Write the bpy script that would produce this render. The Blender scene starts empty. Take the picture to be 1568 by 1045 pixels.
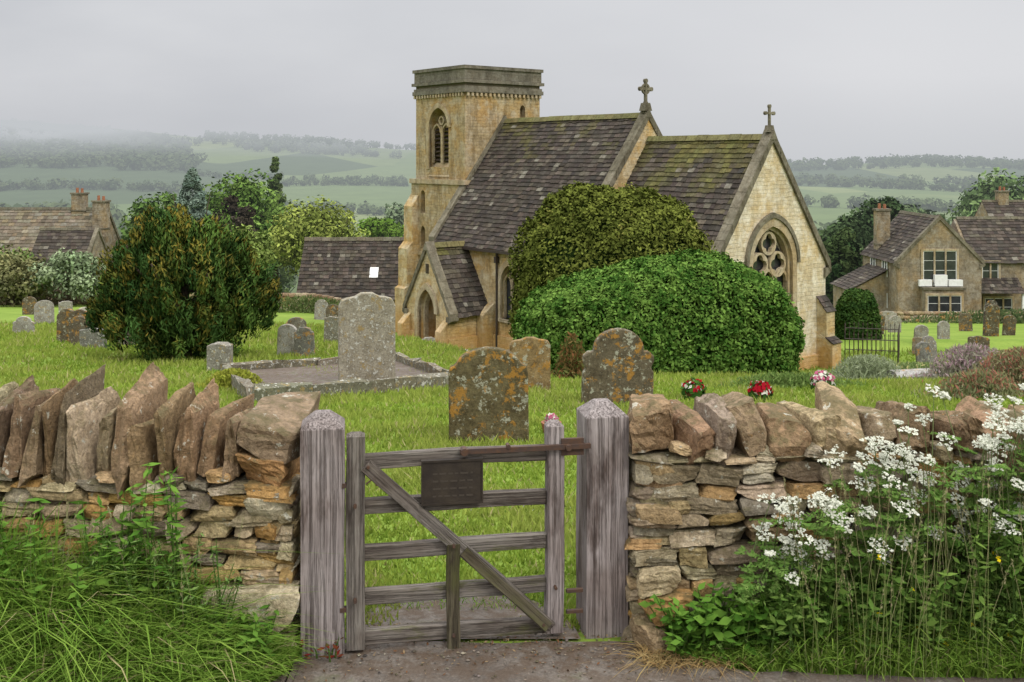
import bpy, bmesh, math, random
import numpy as np
from mathutils import Vector, Matrix, noise
random.seed(7); rng=np.random.default_rng(7)
S=bpy.context.scene
R=random.uniform
def link(o,parent=None):
    S.collection.objects.link(o)
    if parent: o.parent=parent
    return o
def empty(name,loc=(0,0,0),rz=0,parent=None):
    e=bpy.data.objects.new(name,None); e.location=loc; e.rotation_euler=(0,0,rz); e.empty_display_size=.2
    return link(e,parent)
# ---------------------------------------------------------------- terrain
LY=[-80,5,8,12,19,70,90,130,200,300,400,600]
LZ=[0,0,-.35,-.85,-1.86,-7.6,-10.8,-17,-24,-24.5,-25.7,-24.7]
RY=[-80,5,8,12,19,25,30,35,37,45,60,75,85,130,200,300,400,600]
RZ=[0,0,-.35,-.85,-1.86,-2.95,-4.0,-5.05,-5.4,-5.6,-7.7,-9.5,-10.5,-17,-24,-24.5,-25.7,-24.7]
CA=[-1.2,-.49,-.40,-.30,-.25,-.18,-.10,.1,.27,.40,.49,1.2]
CZ=[46,48,38,24,23,18,10,0,-10,-6,-11,-13]
def sst(t):
    t=np.clip(t,0,1); return t*t*(3-2*t)
def gz(x,y):
    x=np.asarray(x,float); y=np.asarray(y,float)
    l=np.interp(y,LY,LZ); r=np.interp(y,RY,RZ)
    a=x/np.maximum(y,5.)
    e0=np.interp(y,[30,42],[-.08,-.2])
    w=sst((a-e0)/.12)
    z=l*(1-w)+r*w
    c=np.interp(a,CA,CZ)
    t=np.clip((y-600)/650,0,1)**1.5
    z=z+np.where(y>600,(c+24.7)*t,0)
    z=z-np.where(y>1300,(y-1300)*.08,0)
    amp=np.clip((y-6)/10,0,1)*.03+np.clip((y-250)/600,0,1)*2.0
    f=np.where(y>200,.01,.6)
    z=z+amp*(np.sin(x*f*1.3+1.7*np.sin(y*f*.7))+np.cos(y*f*.9+x*f*.4))*.5
    return z
def g1(x,y): return float(gz(x,y))
# ---------------------------------------------------------------- mesh builder
class MB:
    def __init__(s): s.v=[];s.f=[];s.c=[];s.m=[]
    def add(s,verts,faces,col=(.5,.5,.5),m=0,M=None):
        o=len(s.v)
        for v in verts: s.v.append(tuple(M@Vector(v)) if M is not None else tuple(v))
        for f in faces:
            s.f.append([i+o for i in f]); s.c.append(col); s.m.append(m)
    def box(s,x0,x1,y0,y1,z0,z1,col=(.5,.5,.5),m=0,M=None):
        s.add([(x0,y0,z0),(x1,y0,z0),(x1,y1,z0),(x0,y1,z0),(x0,y0,z1),(x1,y0,z1),(x1,y1,z1),(x0,y1,z1)],
              [(0,3,2,1),(4,5,6,7),(0,1,5,4),(1,2,6,5),(2,3,7,6),(3,0,4,7)],col,m,M)
    def prism(s,poly,y0,y1,col=(.5,.5,.5),m=0,M=None,axis='y'):
        n=len(poly)
        if axis=='y': vs=[(p[0],y0,p[1]) for p in poly]+[(p[0],y1,p[1]) for p in poly]; fl=False
        else: vs=[(y0,p[0],p[1]) for p in poly]+[(y1,p[0],p[1]) for p in poly]; fl=True
        fs=[tuple(range(n)),tuple(range(2*n-1,n-1,-1))]+[(i,i+n,(i+1)%n+n,(i+1)%n) for i in range(n)]
        if fl: fs=[tuple(reversed(f)) for f in fs]
        s.add(vs,fs,col,m,M)
    def ring(s,outer,inner,y0,y1,col=(.5,.5,.5),m=0,closed=True,axis='y'):
        n=len(outer); vs=[]
        for y in (y0,y1):
            for P in (outer,inner):
                for p in P: vs.append((p[0],y,p[1]) if axis=='y' else (y,p[0],p[1]))
        fs=[]
        for i in range(n if closed else n-1):
            j=(i+1)%n
            fs+=[(i,j,n+j,n+i),(2*n+i,3*n+i,3*n+j,2*n+j),(i,2*n+i,2*n+j,j),(n+i,n+j,3*n+j,3*n+i)]
        if not closed:
            e=n-1; fs+=[(0,n,3*n,2*n),(e,2*n+e,3*n+e,n+e)]
        s.add(vs,fs,col,m)
    def cyl(s,p0,p1,r0,r1,n=8,col=(.5,.5,.5),m=0):
        p0=Vector(p0);p1=Vector(p1);d=(p1-p0).normalized()
        a=d.orthogonal().normalized(); b=d.cross(a)
        vs=[p0+(a*math.cos(t)+b*math.sin(t))*r0 for t in [2*math.pi*i/n for i in range(n)]]
        vs+=[p1+(a*math.cos(t)+b*math.sin(t))*r1 for t in [2*math.pi*i/n for i in range(n)]]
        s.add(vs,[(i,(i+1)%n,(i+1)%n+n,i+n) for i in range(n)]+[tuple(range(n-1,-1,-1)),tuple(range(n,2*n))],col,m)
    def build(s,name,mats,parent=None,smooth=False):
        me=bpy.data.meshes.new(name); me.from_pydata(s.v,[],s.f); 
        for m in mats: me.materials.append(m)
        me.polygons.foreach_set('material_index',s.m)
        if smooth: me.polygons.foreach_set('use_smooth',[True]*len(s.f))
        ca=me.color_attributes.new('Col','FLOAT_COLOR','CORNER')
        arr=[]
        for f,c in zip(s.f,s.c): arr+= [c[0],c[1],c[2],1.]*len(f)
        ca.data.foreach_set('color',arr)
        me.update()
        uvl=me.uv_layers.new(name='UVMap'); uv=[]
        Z=Vector((0,0,1))
        for p in me.polygons:
            n=p.normal
            if abs(n.z)>.97: t=Vector((1,0,0)); b=Vector((0,1,0))
            else:
                t=Z.cross(n).normalized(); b=n.cross(t)
            for vi in p.vertices:
                q=me.vertices[vi].co; uv+=[q.dot(t),q.dot(b)]
        uvl.data.foreach_set('uv',uv)
        return link(bpy.data.objects.new(name,me),parent)
def cut(obj,cutters):
    for c in cutters:
        md=obj.modifiers.new('b','BOOLEAN'); md.object=c; md.operation='DIFFERENCE'; md.solver='EXACT'
    bpy.context.view_layer.update()
    dg=bpy.context.evaluated_depsgraph_get()
    me=bpy.data.meshes.new_from_object(obj.evaluated_get(dg)); obj.modifiers.clear(); obj.data=me
    for c in cutters: bpy.data.objects.remove(c)
def arch(w,zb,zs,rise,cx=0,n=8):
    Rr=(w*w+rise*rise)/(2*w); a1=math.asin(min(1,rise/Rr))
    if rise>Rr: a1=math.pi/2
    P=[(cx-w,zb),(cx+w,zb)]
    right=[(cx+w-Rr+Rr*math.cos(a1*i/n),zs+Rr*math.sin(a1*i/n)) for i in range(n+1)]
    P+=right; P+=[(2*cx-x,z) for x,z in reversed(right[:-1])]
    return P
# ---------------------------------------------------------------- materials
def newmat(name,rough=.9,spec=.2):
    m=bpy.data.materials.new(name); m.use_nodes=True
    nt=m.node_tree; b=nt.nodes['Principled BSDF']; b.inputs['Roughness'].default_value=rough
    b.inputs['Specular IOR Level'].default_value=spec
    return m,nt,b
def N(nt,t,**k):
    n=nt.nodes.new(t)
    for a,v in k.items():
        if a.startswith('i_'):
            key=a[2:]; key=int(key) if key.isdigit() else key.replace('_',' ')
            n.inputs[key].default_value=v
        else: setattr(n,a,v)
    return n
def c4(c): return (c[0],c[1],c[2],1)
def mix(nt,fac,a,b,mode='MIX'):
    n=nt.nodes.new('ShaderNodeMix'); n.data_type='RGBA'; n.blend_type=mode; n.clamp_factor=True
    for idx,v in ((0,fac),(6,a),(7,b)):
        if hasattr(v,'links'): nt.links.new(v,n.inputs[idx])
        else: n.inputs[idx].default_value=v if idx==0 else c4(v)
    return n.outputs[2]
def ntex(nt,vec,scale,detail=4,rough=.6,sx=None):
    if sx:
        mp=N(nt,'ShaderNodeMapping'); mp.inputs['Scale'].default_value=sx; nt.links.new(vec,mp.inputs[0]); vec=mp.outputs[0]
    n=N(nt,'ShaderNodeTexNoise',i_Scale=scale,i_Detail=detail,i_Roughness=rough); nt.links.new(vec,n.inputs['Vector'])
    return n.outputs['Fac']
def ramp(nt,v,lo,hi,a=0.,b=1.):
    n=N(nt,'ShaderNodeMapRange'); n.inputs[1].default_value=lo;n.inputs[2].default_value=hi;n.inputs[3].default_value=a;n.inputs[4].default_value=b
    nt.links.new(v,n.inputs[0]); return n.outputs[0]
def bump(nt,b,h,strength,dist):
    n=N(nt,'ShaderNodeBump'); n.inputs['Strength'].default_value=strength; n.inputs['Distance'].default_value=dist
    nt.links.new(h,n.inputs['Height']); nt.links.new(n.outputs[0],b.inputs['Normal'])
def mathn(nt,op,a,b=None):
    n=N(nt,'ShaderNodeMath',operation=op)
    for i,v in enumerate((a,b)):
        if v is None: continue
        if hasattr(v,'links'): nt.links.new(v,n.inputs[i])
        else: n.inputs[i].default_value=v
    return n.outputs[0]
def painted_haze(nt,shader):
    """distance haze painted onto surfaces as emission, set only by their world position"""
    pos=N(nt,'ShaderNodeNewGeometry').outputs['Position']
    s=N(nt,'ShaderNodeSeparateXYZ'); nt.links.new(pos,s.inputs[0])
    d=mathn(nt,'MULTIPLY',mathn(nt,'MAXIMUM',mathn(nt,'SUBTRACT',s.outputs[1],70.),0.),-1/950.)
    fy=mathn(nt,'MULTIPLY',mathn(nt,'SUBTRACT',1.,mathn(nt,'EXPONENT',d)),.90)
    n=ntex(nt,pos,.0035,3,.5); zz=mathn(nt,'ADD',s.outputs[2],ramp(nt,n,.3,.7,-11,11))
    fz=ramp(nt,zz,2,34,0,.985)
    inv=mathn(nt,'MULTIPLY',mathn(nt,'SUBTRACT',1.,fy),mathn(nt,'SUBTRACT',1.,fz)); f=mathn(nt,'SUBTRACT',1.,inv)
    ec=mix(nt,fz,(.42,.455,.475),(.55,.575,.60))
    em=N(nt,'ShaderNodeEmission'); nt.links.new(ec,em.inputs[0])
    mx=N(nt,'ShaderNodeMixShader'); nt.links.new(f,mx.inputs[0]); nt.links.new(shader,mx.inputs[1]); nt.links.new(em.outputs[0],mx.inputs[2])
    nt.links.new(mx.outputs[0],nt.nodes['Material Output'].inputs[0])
def attrstone(name,sc=6,lich=((.45,.43,.36),.60,8),lich2=None,dark=.55,bs=.6,bd=.01,moss=None,lite=False,pit=.85):
    m,nt,b=newmat(name)
    at=N(nt,'ShaderNodeAttribute',attribute_name='Col').outputs['Color']
    geo=N(nt,'ShaderNodeNewGeometry'); pos=geo.outputs['Position']
    n1=ntex(nt,pos,sc,4,.7); n2=ntex(nt,pos,sc*5,4,.75)
    c=mix(nt,ramp(nt,n1,.35,.68),at,(dark,dark*.93,dark*.83),'MULTIPLY')
    c=mix(nt,ramp(nt,n2,.48,.72,0,pit),c,(.42,.37,.31),'MULTIPLY')
    c=mix(nt,ramp(nt,n2,.48,.28,0,.6),c,(1.7,1.6,1.4),'MULTIPLY')
    if moss:
        sn=N(nt,'ShaderNodeSeparateXYZ'); nt.links.new(geo.outputs['Normal'],sn.inputs[0])
        mm=mathn(nt,'MULTIPLY',ramp(nt,sn.outputs[2],.1,.7),ramp(nt,n1,.45,.58)); c=mix(nt,mathn(nt,'MULTIPLY',mm,.65),c,moss)
    if lich:
        l=ntex(nt,pos,lich[2],4,.75); c=mix(nt,ramp(nt,l,lich[1],lich[1]+.05,0,.75),c,lich[0])
    if lich2:
        off=N(nt,'ShaderNodeVectorMath',operation='ADD'); off.inputs[1].default_value=(7.3,2.1,4.4); nt.links.new(pos,off.inputs[0])
        l=ntex(nt,off.outputs[0],lich2[2],5,.75); c=mix(nt,ramp(nt,l,lich2[1],lich2[1]+.05,0,.8),c,lich2[0])
    nt.links.new(c,b.inputs['Base Color'])
    if not lite: bump(nt,b,mathn(nt,'ADD',n1,n2),bs,bd)
    return m
def masonry(name,cA,cB,stain,bw=.36,rh=.14,cream=None,darktop=None,lowstain=None,dirt=.6,mott=.8):
    m,nt,b=newmat(name)
    uv=N(nt,'ShaderNodeUVMap').outputs[0]
    pos=N(nt,'ShaderNodeTexCoord').outputs['Object']
    nz=N(nt,'ShaderNodeTexNoise',i_Scale=2.2,i_Detail=3); nt.links.new(uv,nz.inputs['Vector'])
    sc=N(nt,'ShaderNodeVectorMath',operation='SCALE'); sc.inputs['Scale'].default_value=.16; nt.links.new(nz.outputs['Color'],sc.inputs[0])
    ad=N(nt,'ShaderNodeVectorMath',operation='ADD'); nt.links.new(uv,ad.inputs[0]); nt.links.new(sc.outputs[0],ad.inputs[1])
    br=N(nt,'ShaderNodeTexBrick'); nt.links.new(ad.outputs[0],br.inputs['Vector'])
    br.inputs['Color1'].default_value=c4(cA); br.inputs['Color2'].default_value=c4(cB)
    br.inputs['Mortar'].default_value=c4([x*.75 for x in cA]); br.inputs['Scale'].default_value=1
    br.inputs['Mortar Size'].default_value=.010; br.inputs['Mortar Smooth'].default_value=.6; br.inputs['Brick Width'].default_value=bw; br.inputs['Row Height'].default_value=rh
    br.offset=.47; br.inputs['Bias'].default_value=-.1
    n1=ntex(nt,pos,.6,5,.7); n2=ntex(nt,pos,5,4,.75); n3=ntex(nt,pos,14,3,.7)
    st=ntex(nt,pos,1.3,5,.75,(1.6,1.6,.3)); n5=ntex(nt,pos,1.7,5,.7)
    c=mix(nt,ramp(nt,n1,.44,.60,0,.85),br.outputs['Color'],stain)
    if cream: c=mix(nt,ramp(nt,n5,.47,.61,0,.8),c,cream)
    c=mix(nt,ramp(nt,n2,.42,.66,0,mott),c,(.52,.47,.40),'MULTIPLY')
    c=mix(nt,ramp(nt,n3,.5,.7,0,.6),c,(1.4,1.35,1.28),'MULTIPLY')
    c=mix(nt,ramp(nt,st,.48,.68,0,dirt),c,(.36,.33,.29),'MULTIPLY')
    sz=N(nt,'ShaderNodeSeparateXYZ'); nt.links.new(pos,sz.inputs[0])
    if lowstain: c=mix(nt,mathn(nt,'MULTIPLY',ramp(nt,sz.outputs[2],lowstain[0],0,0,.9),ramp(nt,n5,.35,.6,.3,1)),c,lowstain[1])
    if darktop: c=mix(nt,ramp(nt,sz.outputs[2],darktop[0],darktop[1],0,darktop[3]),c,darktop[2])
    nt.links.new(c,b.inputs['Base Color'])
    h=mathn(nt,'ADD',mathn(nt,'MULTIPLY',br.outputs['Fac'],-.8),n3); bump(nt,b,h,.7,.03)
    return m
M_church=masonry('church_limestone',(.46,.36,.20),(.38,.28,.14),(.46,.29,.10),cream=(.53,.46,.32),lowstain=(1.2,(.42,.22,.06)),mott=.65)
M_gable=masonry('church_pale_limestone',(.55,.48,.34),(.47,.39,.26),(.52,.39,.20),cream=(.66,.61,.50),lowstain=(1.0,(.50,.28,.10)),dirt=.42,mott=.55)
M_tower=masonry('tower_limestone',(.38,.30,.17),(.30,.23,.125),(.38,.24,.09),cream=(.42,.36,.25),darktop=(10.7,11.1,(.10,.09,.07),.85),dirt=.75,mott=.7)
M_cot=masonry('cottage_limestone',(.24,.20,.14),(.17,.145,.11),(.30,.22,.12),.45,.17,cream=(.30,.27,.21))
M_trim=masonry('dressed_stone',(.40,.34,.24),(.36,.30,.20),(.34,.25,.13),.9,.6,mott=.6)
M_cope=masonry('weathered_coping',(.20,.18,.13),(.15,.135,.10),(.10,.09,.06),1.1,3.)
M_parapet=masonry('sooty_parapet',(.15,.14,.11),(.12,.11,.085),(.18,.16,.12),.6,.3)
M_roof=attrstone('stone_roof_tiles',3,((.24,.24,.20),.67,5),None,.6,lite=True)
M_wall=attrstone('dry_stone',9,((.46,.45,.37),.62,13),((.27,.15,.045),.66,7),.58,1.,.02,moss=(.10,.09,.04),pit=.75)
M_grave=attrstone('grave_lichen_dark',6,((.34,.34,.26),.57,10),((.30,.15,.025),.55,4),.5,.8,.015)
M_grave2=attrstone('grave_lichen_pale',6,((.46,.46,.40),.56,12),((.24,.17,.06),.57,7),.5,.8,.015)
def simple(name,col,rough=.6,spec=.3,metal=0,nscale=None,c2=None):
    m,nt,b=newmat(name,rough,spec); b.inputs['Base Color'].default_value=c4(col); b.inputs['Metallic'].default_value=metal
    if nscale:
        pos=N(nt,'ShaderNodeTexCoord').outputs['Object']
        n=ntex(nt,pos,nscale,4,.7); c=mix(nt,ramp(nt,n,.35,.65),col,c2 or [x*.5 for x in col]); nt.links.new(c,b.inputs['Base Color']); bump(nt,b,n,.3,.01)
    return m
M_glass=simple('dark_window_glass',(.02,.022,.025),.12,.5,nscale=2,c2=(.04,.042,.045))
M_iron=simple('black_iron',(.02,.018,.016),.55,.4,nscale=30,c2=(.05,.03,.02))
M_rust=simple('rusty_iron',(.045,.03,.025),.7,.3,nscale=30,c2=(.075,.038,.02))
M_white=simple('white_painted_wood',(.7,.7,.68),.5,nscale=6,c2=(.6,.6,.57))
M_door=simple('dark_oak_door',(.05,.035,.02),.7,nscale=8,c2=(.03,.02,.012))
M_bark=simple('bark',(.07,.05,.035),.9,nscale=9,c2=(.035,.028,.02))
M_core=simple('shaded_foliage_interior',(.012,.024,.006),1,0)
M_plaque=simple('bronze_plaque',(.022,.016,.012),.5,.5,.3,nscale=12,c2=(.04,.03,.02))
M_letter=simple('bronze_dull_marks',(.04,.031,.022),.6,.4)
M_terra=simple('terracotta',(.30,.12,.06),.8,nscale=10)
def wood(name,base,alt,moss=0.,stain=.85):
    m,nt,b=newmat(name,.85,.2)
    pos=N(nt,'ShaderNodeTexCoord').outputs['Object']
    info=N(nt,'ShaderNodeObjectInfo').outputs['Random']
    off=N(nt,'ShaderNodeVectorMath',operation='ADD'); nt.links.new(pos,off.inputs[0])
    cmb=N(nt,'ShaderNodeCombineXYZ'); nt.links.new(mathn(nt,'MULTIPLY',info,9.),cmb.inputs[0]); nt.links.new(mathn(nt,'MULTIPLY',info,3.),cmb.inputs[1]); nt.links.new(cmb.outputs[0],off.inputs[1])
    v=off.outputs[0]
    ga=ntex(nt,v,6,6,.7,(.25,9,9)); gb=ntex(nt,v,10,6,.8,(.14,12,12)); gc=ntex(nt,v,2.2,4,.6); gd=ntex(nt,v,5,5,.75,(.6,2,2)); ge=ntex(nt,v,3,5,.75,(.5,2.2,2.2))
    c=mix(nt,ramp(nt,ga,.35,.65),base,alt)
    c=mix(nt,ramp(nt,gc,.42,.62,0,.75),c,(.58,.52,.48),'MULTIPLY')
    c=mix(nt,ramp(nt,ge,.53,.66,0,stain),c,(.34,.28,.25),'MULTIPLY')
    c=mix(nt,ramp(nt,gb,.53,.61,0,.85),c,(.22,.19,.17),'MULTIPLY')
    if moss:
        c=mix(nt,ramp(nt,gd,.62-moss*.3,.72-moss*.2,0,.8),c,(.085,.085,.03))
    nt.links.new(c,b.inputs['Base Color']); bump(nt,b,mathn(nt,'SUBTRACT',ga,ramp(nt,gb,.50,.58)),.8,.005)
    return m
M_wood=wood('weathered_oak',(.35,.31,.295),(.21,.18,.17))
M_woodg=wood('weathered_oak_rail',(.22,.20,.17),(.13,.11,.095),.15,.7)
M_woodm=wood('mossy_oak',(.12,.105,.065),(.075,.062,.04),.5)
def leafmat(name,trans=.3,far=False):
    m,nt,b=newmat(name)
    at=N(nt,'ShaderNodeAttribute',attribute_name='Col').outputs['Color']
    nt.nodes.remove(b); out=nt.nodes['Material Output'].inputs[0]
    df=N(nt,'ShaderNodeBsdfDiffuse'); nt.links.new(at,df.inputs[0]); o=df.outputs[0]
    if trans:
        tr=N(nt,'ShaderNodeBsdfTranslucent'); nt.links.new(at,tr.inputs[0])
        mx=N(nt,'ShaderNodeMixShader'); mx.inputs[0].default_value=trans
        nt.links.new(o,mx.inputs[1]); nt.links.new(tr.outputs[0],mx.inputs[2]); o=mx.outputs[0]
    if far: painted_haze(nt,o)
    else: nt.links.new(o,out)
    return m
M_leaf=leafmat('leaves',.3); M_leafd=leafmat('dense_leaves',0); M_grass=leafmat('grass_blades',.3); M_petal=leafmat('petals',.3); M_far=leafmat('woodland_painted_haze',0,True)  # the far leaves glow slightly: valley haze painted in as emission
# ---------------------------------------------------------------- numpy leaf meshes
def npmesh(name,V,F,C,mat,parent=None,k=4):
    me=bpy.data.meshes.new(name); nv=len(V); nf=len(F)
    me.vertices.add(nv); me.vertices.foreach_set('co',V.astype(np.float32).ravel())
    me.loops.add(nf*k); me.polygons.add(nf)
    me.loops.foreach_set('vertex_index',F.astype(np.int32).ravel())
    me.polygons.foreach_set('loop_start',np.arange(0,nf*k,k,dtype=np.int32))
    me.update(calc_edges=True)
    ca=me.color_attributes.new('Col','FLOAT_COLOR','POINT')
    ca.data.foreach_set('color',np.concatenate([C,np.ones((nv,1))],1).astype(np.float32).ravel())
    me.materials.append(mat); me.validate()
    return link(bpy.data.objects.new(name,me),parent)
def unit(v): return v/np.maximum(np.linalg.norm(v,axis=1,keepdims=True),1e-6)
def leafarr(P,Nrm,size,asp=.5,dirn=None):
    n=len(P); 
    r=rng.normal(size=(n,3))
    if dirn is not None: r=r*.45+dirn
    t=unit(r-(r*Nrm).sum(1,keepdims=True)*Nrm*(.8)); b=unit(np.cross(Nrm,t))
    s=(size*rng.uniform(.6,1.35,n))[:,None]
    return np.stack([P-t*s,P+b*s*asp,P+t*s,P-b*s*asp],1).reshape(-1,3)
def leaves(name,P,Nrm,size,C,mat,asp=.5,parent=None,dirn=None):
    V=leafarr(P,Nrm,size,asp,dirn); n=len(P)
    F=np.arange(n*4).reshape(n,4)
    return npmesh(name,V,F,np.repeat(C,4,axis=0),mat,parent)
def sphere(n): return unit(rng.normal(size=(n,3)))
def crown(cen,rad,nc,cr,per,colA,colB,up=.35,tipcol=None,shape='ell',vary=.35,squash=.8):
    cen=np.array(cen);rad=np.array(rad)
    d=sphere(nc); rr=rng.uniform(.25,1,nc)**.45
    if shape=='cone':
        t=rng.uniform(0,1,nc)**.9 ; ang=rng.uniform(0,2*np.pi,nc); q=(1-t)**.75*rng.uniform(.6,1,nc)*(np.minimum(1,t*8+.55))
        cc=np.stack([np.cos(ang)*q*rad[0],np.sin(ang)*q*rad[1],(t*2-1)*rad[2]],1)+cen
        crr=cr*(1.1-.75*t)*rng.uniform(.7,1.3,nc)
    else:
        cc=cen+d*rr[:,None]*rad*.86; crr=cr*rng.uniform(.6,1.35,nc)
    idx=np.repeat(np.arange(nc),per); n=len(idx)
    dd=sphere(n); q=rng.uniform(.35,1.0,n)**.5
    P=cc[idx]+dd*(q*crr[idx])[:,None]*np.array([1,1,squash])
    Nn=unit(dd+rng.normal(size=(n,3))*.55+np.array([0,0,up]))
    m=rng.uniform(0,1,nc)[idx]; br=(1+vary*(rng.uniform(-1,1,nc)[idx])+.25*rng.uniform(-1,1,n))[:,None]
    C=(np.array(colA)*(1-m[:,None])+np.array(colB)*m[:,None])*br
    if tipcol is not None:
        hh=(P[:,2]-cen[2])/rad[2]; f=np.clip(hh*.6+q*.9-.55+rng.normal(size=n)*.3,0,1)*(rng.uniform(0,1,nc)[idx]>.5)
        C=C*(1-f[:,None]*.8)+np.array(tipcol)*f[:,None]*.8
    return P,Nn,np.clip(C,.002,1)
def trunk(parent,x,y,z0,h,r,spread,nl=6,sink=.3):
    mb=MB(); top=Vector((x+R(-.1,.1)*h*.1,y,z0+h*.62))
    mb.cyl((x,y,z0-sink),(x,y,z0+h*.25),r,r*.75,9); mb.cyl((x,y,z0+h*.25),top,r*.75,r*.4,8)
    for i in range(nl):
        a=i*2.4+R(0,1); s0=Vector((x,y,z0+h*R(.2,.5)))
        e=Vector((x+math.cos(a)*spread*R(.5,.8),y+math.sin(a)*spread*R(.5,.8),z0+h*R(.55,.85)))
        mid=(s0+e)/2+Vector((0,0,-.06*h))
        mb.cyl(s0,mid,r*.4,r*.26,6); mb.cyl(mid,e,r*.26,r*.1,6)
    mb.build('trunk',[M_bark],parent,True)
def tree(name,x,y,h,rx,colA,colB,nc=60,per=120,size=.22,shape='ell',tip=None,z0=None,cr=None,low=.25,vary=.45,ry=None,asp=.55,squash=.8,mat=None):
    e=empty(name,(0,0,0)); z=g1(x,y) if z0 is None else z0
    trunk(e,x,y,z,h,max(.08,h*.025),rx)
    rz=h*(1-low)/2; cz=z+h*low+rz
    P,Nn,C=crown((x,y,cz),(rx,ry or rx,rz),nc,cr or rx*.33,per,colA,colB,tipcol=tip,shape=shape,vary=vary,squash=squash)
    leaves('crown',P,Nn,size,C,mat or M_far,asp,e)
    return e
# ---------------------------------------------------------------- ground
def axis(segs):
    out=[]
    for a,b,s in segs:
        n=max(1,int(round((b-a)/s))); out+=list(np.linspace(a,b,n,endpoint=False))
    out.append(segs[-1][1]); return np.array(out)
xs=axis([(-2500,-800,170),(-800,-200,25),(-200,-60,7),(-60,-16,2),(-16,16,.5),(16,60,2),(60,200,7),(200,800,25),(800,2500,170)])
ys=axis([(-80,-5,8),(-5,5,1),(5,50,.5),(50,110,2),(110,300,8),(300,1500,20),(1500,3000,120)])
XX,YY=np.meshgrid(xs,ys); ZZ=gz(XX,YY); nx=len(xs); ny=len(ys)
V=np.stack([XX.ravel(),YY.ravel(),ZZ.ravel()],1)
ii,jj=np.meshgrid(np.arange(nx-1),np.arange(ny-1)); a=(jj*nx+ii).ravel()
F=np.stack([a,a+1,a+nx+1,a+nx],1)
m,nt,b=newmat('meadow_and_fields',.95,.1)
pos=N(nt,'ShaderNodeNewGeometry').outputs['Position']
n1=ntex(nt,pos,.5,4); n2=ntex(nt,pos,9,4,.7)
c=mix(nt,ramp(nt,n1,.35,.65),(.12,.19,.025),(.18,.25,.04))
c=mix(nt,ramp(nt,n2,.4,.7,0,.6),c,(.55,.55,.45),'MULTIPLY')
mp=N(nt,'ShaderNodeMapping'); mp.inputs['Scale'].default_value=(.009,.0045,0); nt.links.new(pos,mp.inputs[0])
vo=N(nt,'ShaderNodeTexVoronoi',feature='F1'); nt.links.new(mp.outputs[0],vo.inputs['Vector']); vo.inputs['Scale'].default_value=1
sv=N(nt,'ShaderNodeSeparateColor'); nt.links.new(vo.outputs['Color'],sv.inputs[0])
fc=mix(nt,sv.outputs[0],(.09,.13,.045),(.16,.19,.075)); fc=mix(nt,ramp(nt,sv.outputs[1],.60,.65),fc,(.05,.075,.03))
n5=ntex(nt,pos,.05,5,.7); fc=mix(nt,ramp(nt,n5,.4,.7,0,.5),fc,(.55,.6,.55),'MULTIPLY')
sx_=N(nt,'ShaderNodeSeparateXYZ'); nt.links.new(pos,sx_.inputs[0])
c=mix(nt,ramp(nt,sx_.outputs[1],90,200),c,fc)
nt.links.new(c,b.inputs['Base Color']); painted_haze(nt,b.outputs[0])  # distant fields get their haze painted over the base colour as emission
M_ground=m
gr=npmesh('ground',V,F,np.ones((len(V),3)),M_ground); gr.data.polygons.foreach_set('use_smooth',[True]*len(F))
m,nt,b=newmat('old_asphalt',.8,.3)
pos=N(nt,'ShaderNodeNewGeometry').outputs['Position']
n1=ntex(nt,pos,1.8,5,.65); n2=ntex(nt,pos,60,4,.75); n3=ntex(nt,pos,9,5,.75)
c=mix(nt,ramp(nt,n1,.35,.65),(.10,.083,.068),(.175,.152,.128)); c=mix(nt,ramp(nt,n2,.42,.68,0,.8),c,(.48,.45,.43),'MULTIPLY')
c=mix(nt,ramp(nt,n2,.42,.3,0,.6),c,(1.7,1.62,1.5),'MULTIPLY')
sy=N(nt,'ShaderNodeSeparateXYZ'); nt.links.new(pos,sy.inputs[0])
dirt=mathn(nt,'MULTIPLY',ramp(nt,n3,.42,.56,0,1),ramp(nt,sy.outputs[1],4.55,4.9,.45,1.)); c=mix(nt,mathn(nt,'MULTIPLY',dirt,.85),c,(.075,.048,.028))
c=mix(nt,ramp(nt,n1,.58,.66,0,.4),c,(.06,.08,.02))
nt.links.new(c,b.inputs['Base Color']); bump(nt,b,mathn(nt,'ADD',n2,n3),.9,.008); M_road=m
mb=MB()
edge=[(-7,3.7),(-3,4.0),(-1.6,4.22),(-1.12,4.5),(-1.0,4.75),(-.95,4.98),(-.2,5.0),(.5,5.0),(.66,4.98),(.8,4.8),(1.1,4.72),(1.8,4.66),(3,4.62),(7,4.5)]
ed=[]
for (x0,y0),(x1,y1) in zip(edge[:-1],edge[1:]):
    for t in (0,.25,.5,.75): ed.append((x0+(x1-x0)*t+R(-.02,.02),y0+(y1-y0)*t+R(-.02,.02)))
ed.append(edge[-1])
vs=[];fs=[]
for x,y in ed: vs+=[(x,-6,.004),(x,y,.004)]
for i in range(len(ed)-1): fs.append((2*i,2*i+2,2*i+3,2*i+1))
mb.add(vs,fs); mb.build('road',[M_road])
def pathstrip(name,pc,mat,zo,along='y'):
    mb=MB(); vs=[];fs=[]
    for y,cx,hw in pc:
        for t in np.linspace(-1,1,7): 
            xx=cx+t*hw; vs.append((xx,y,g1(xx,y)+zo))
    for j in range(len(pc)-1):
        for i in range(6): fs.append((j*7+i,j*7+i+1,(j+1)*7+i+1,(j+1)*7+i))
    mb.add(vs,fs); mb.build(name,[mat])
pathstrip('gravel_path',[(5.01,-.22,.55),(5.2,-.22,.53),(5.4,-.25,.50),(5.6,-.3,.42),(5.8,-.35,.25)],M_road,.014)
M_pave=simple('pale_paving',(.32,.29,.23),.9,.1,nscale=3,c2=(.20,.18,.14))
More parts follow.
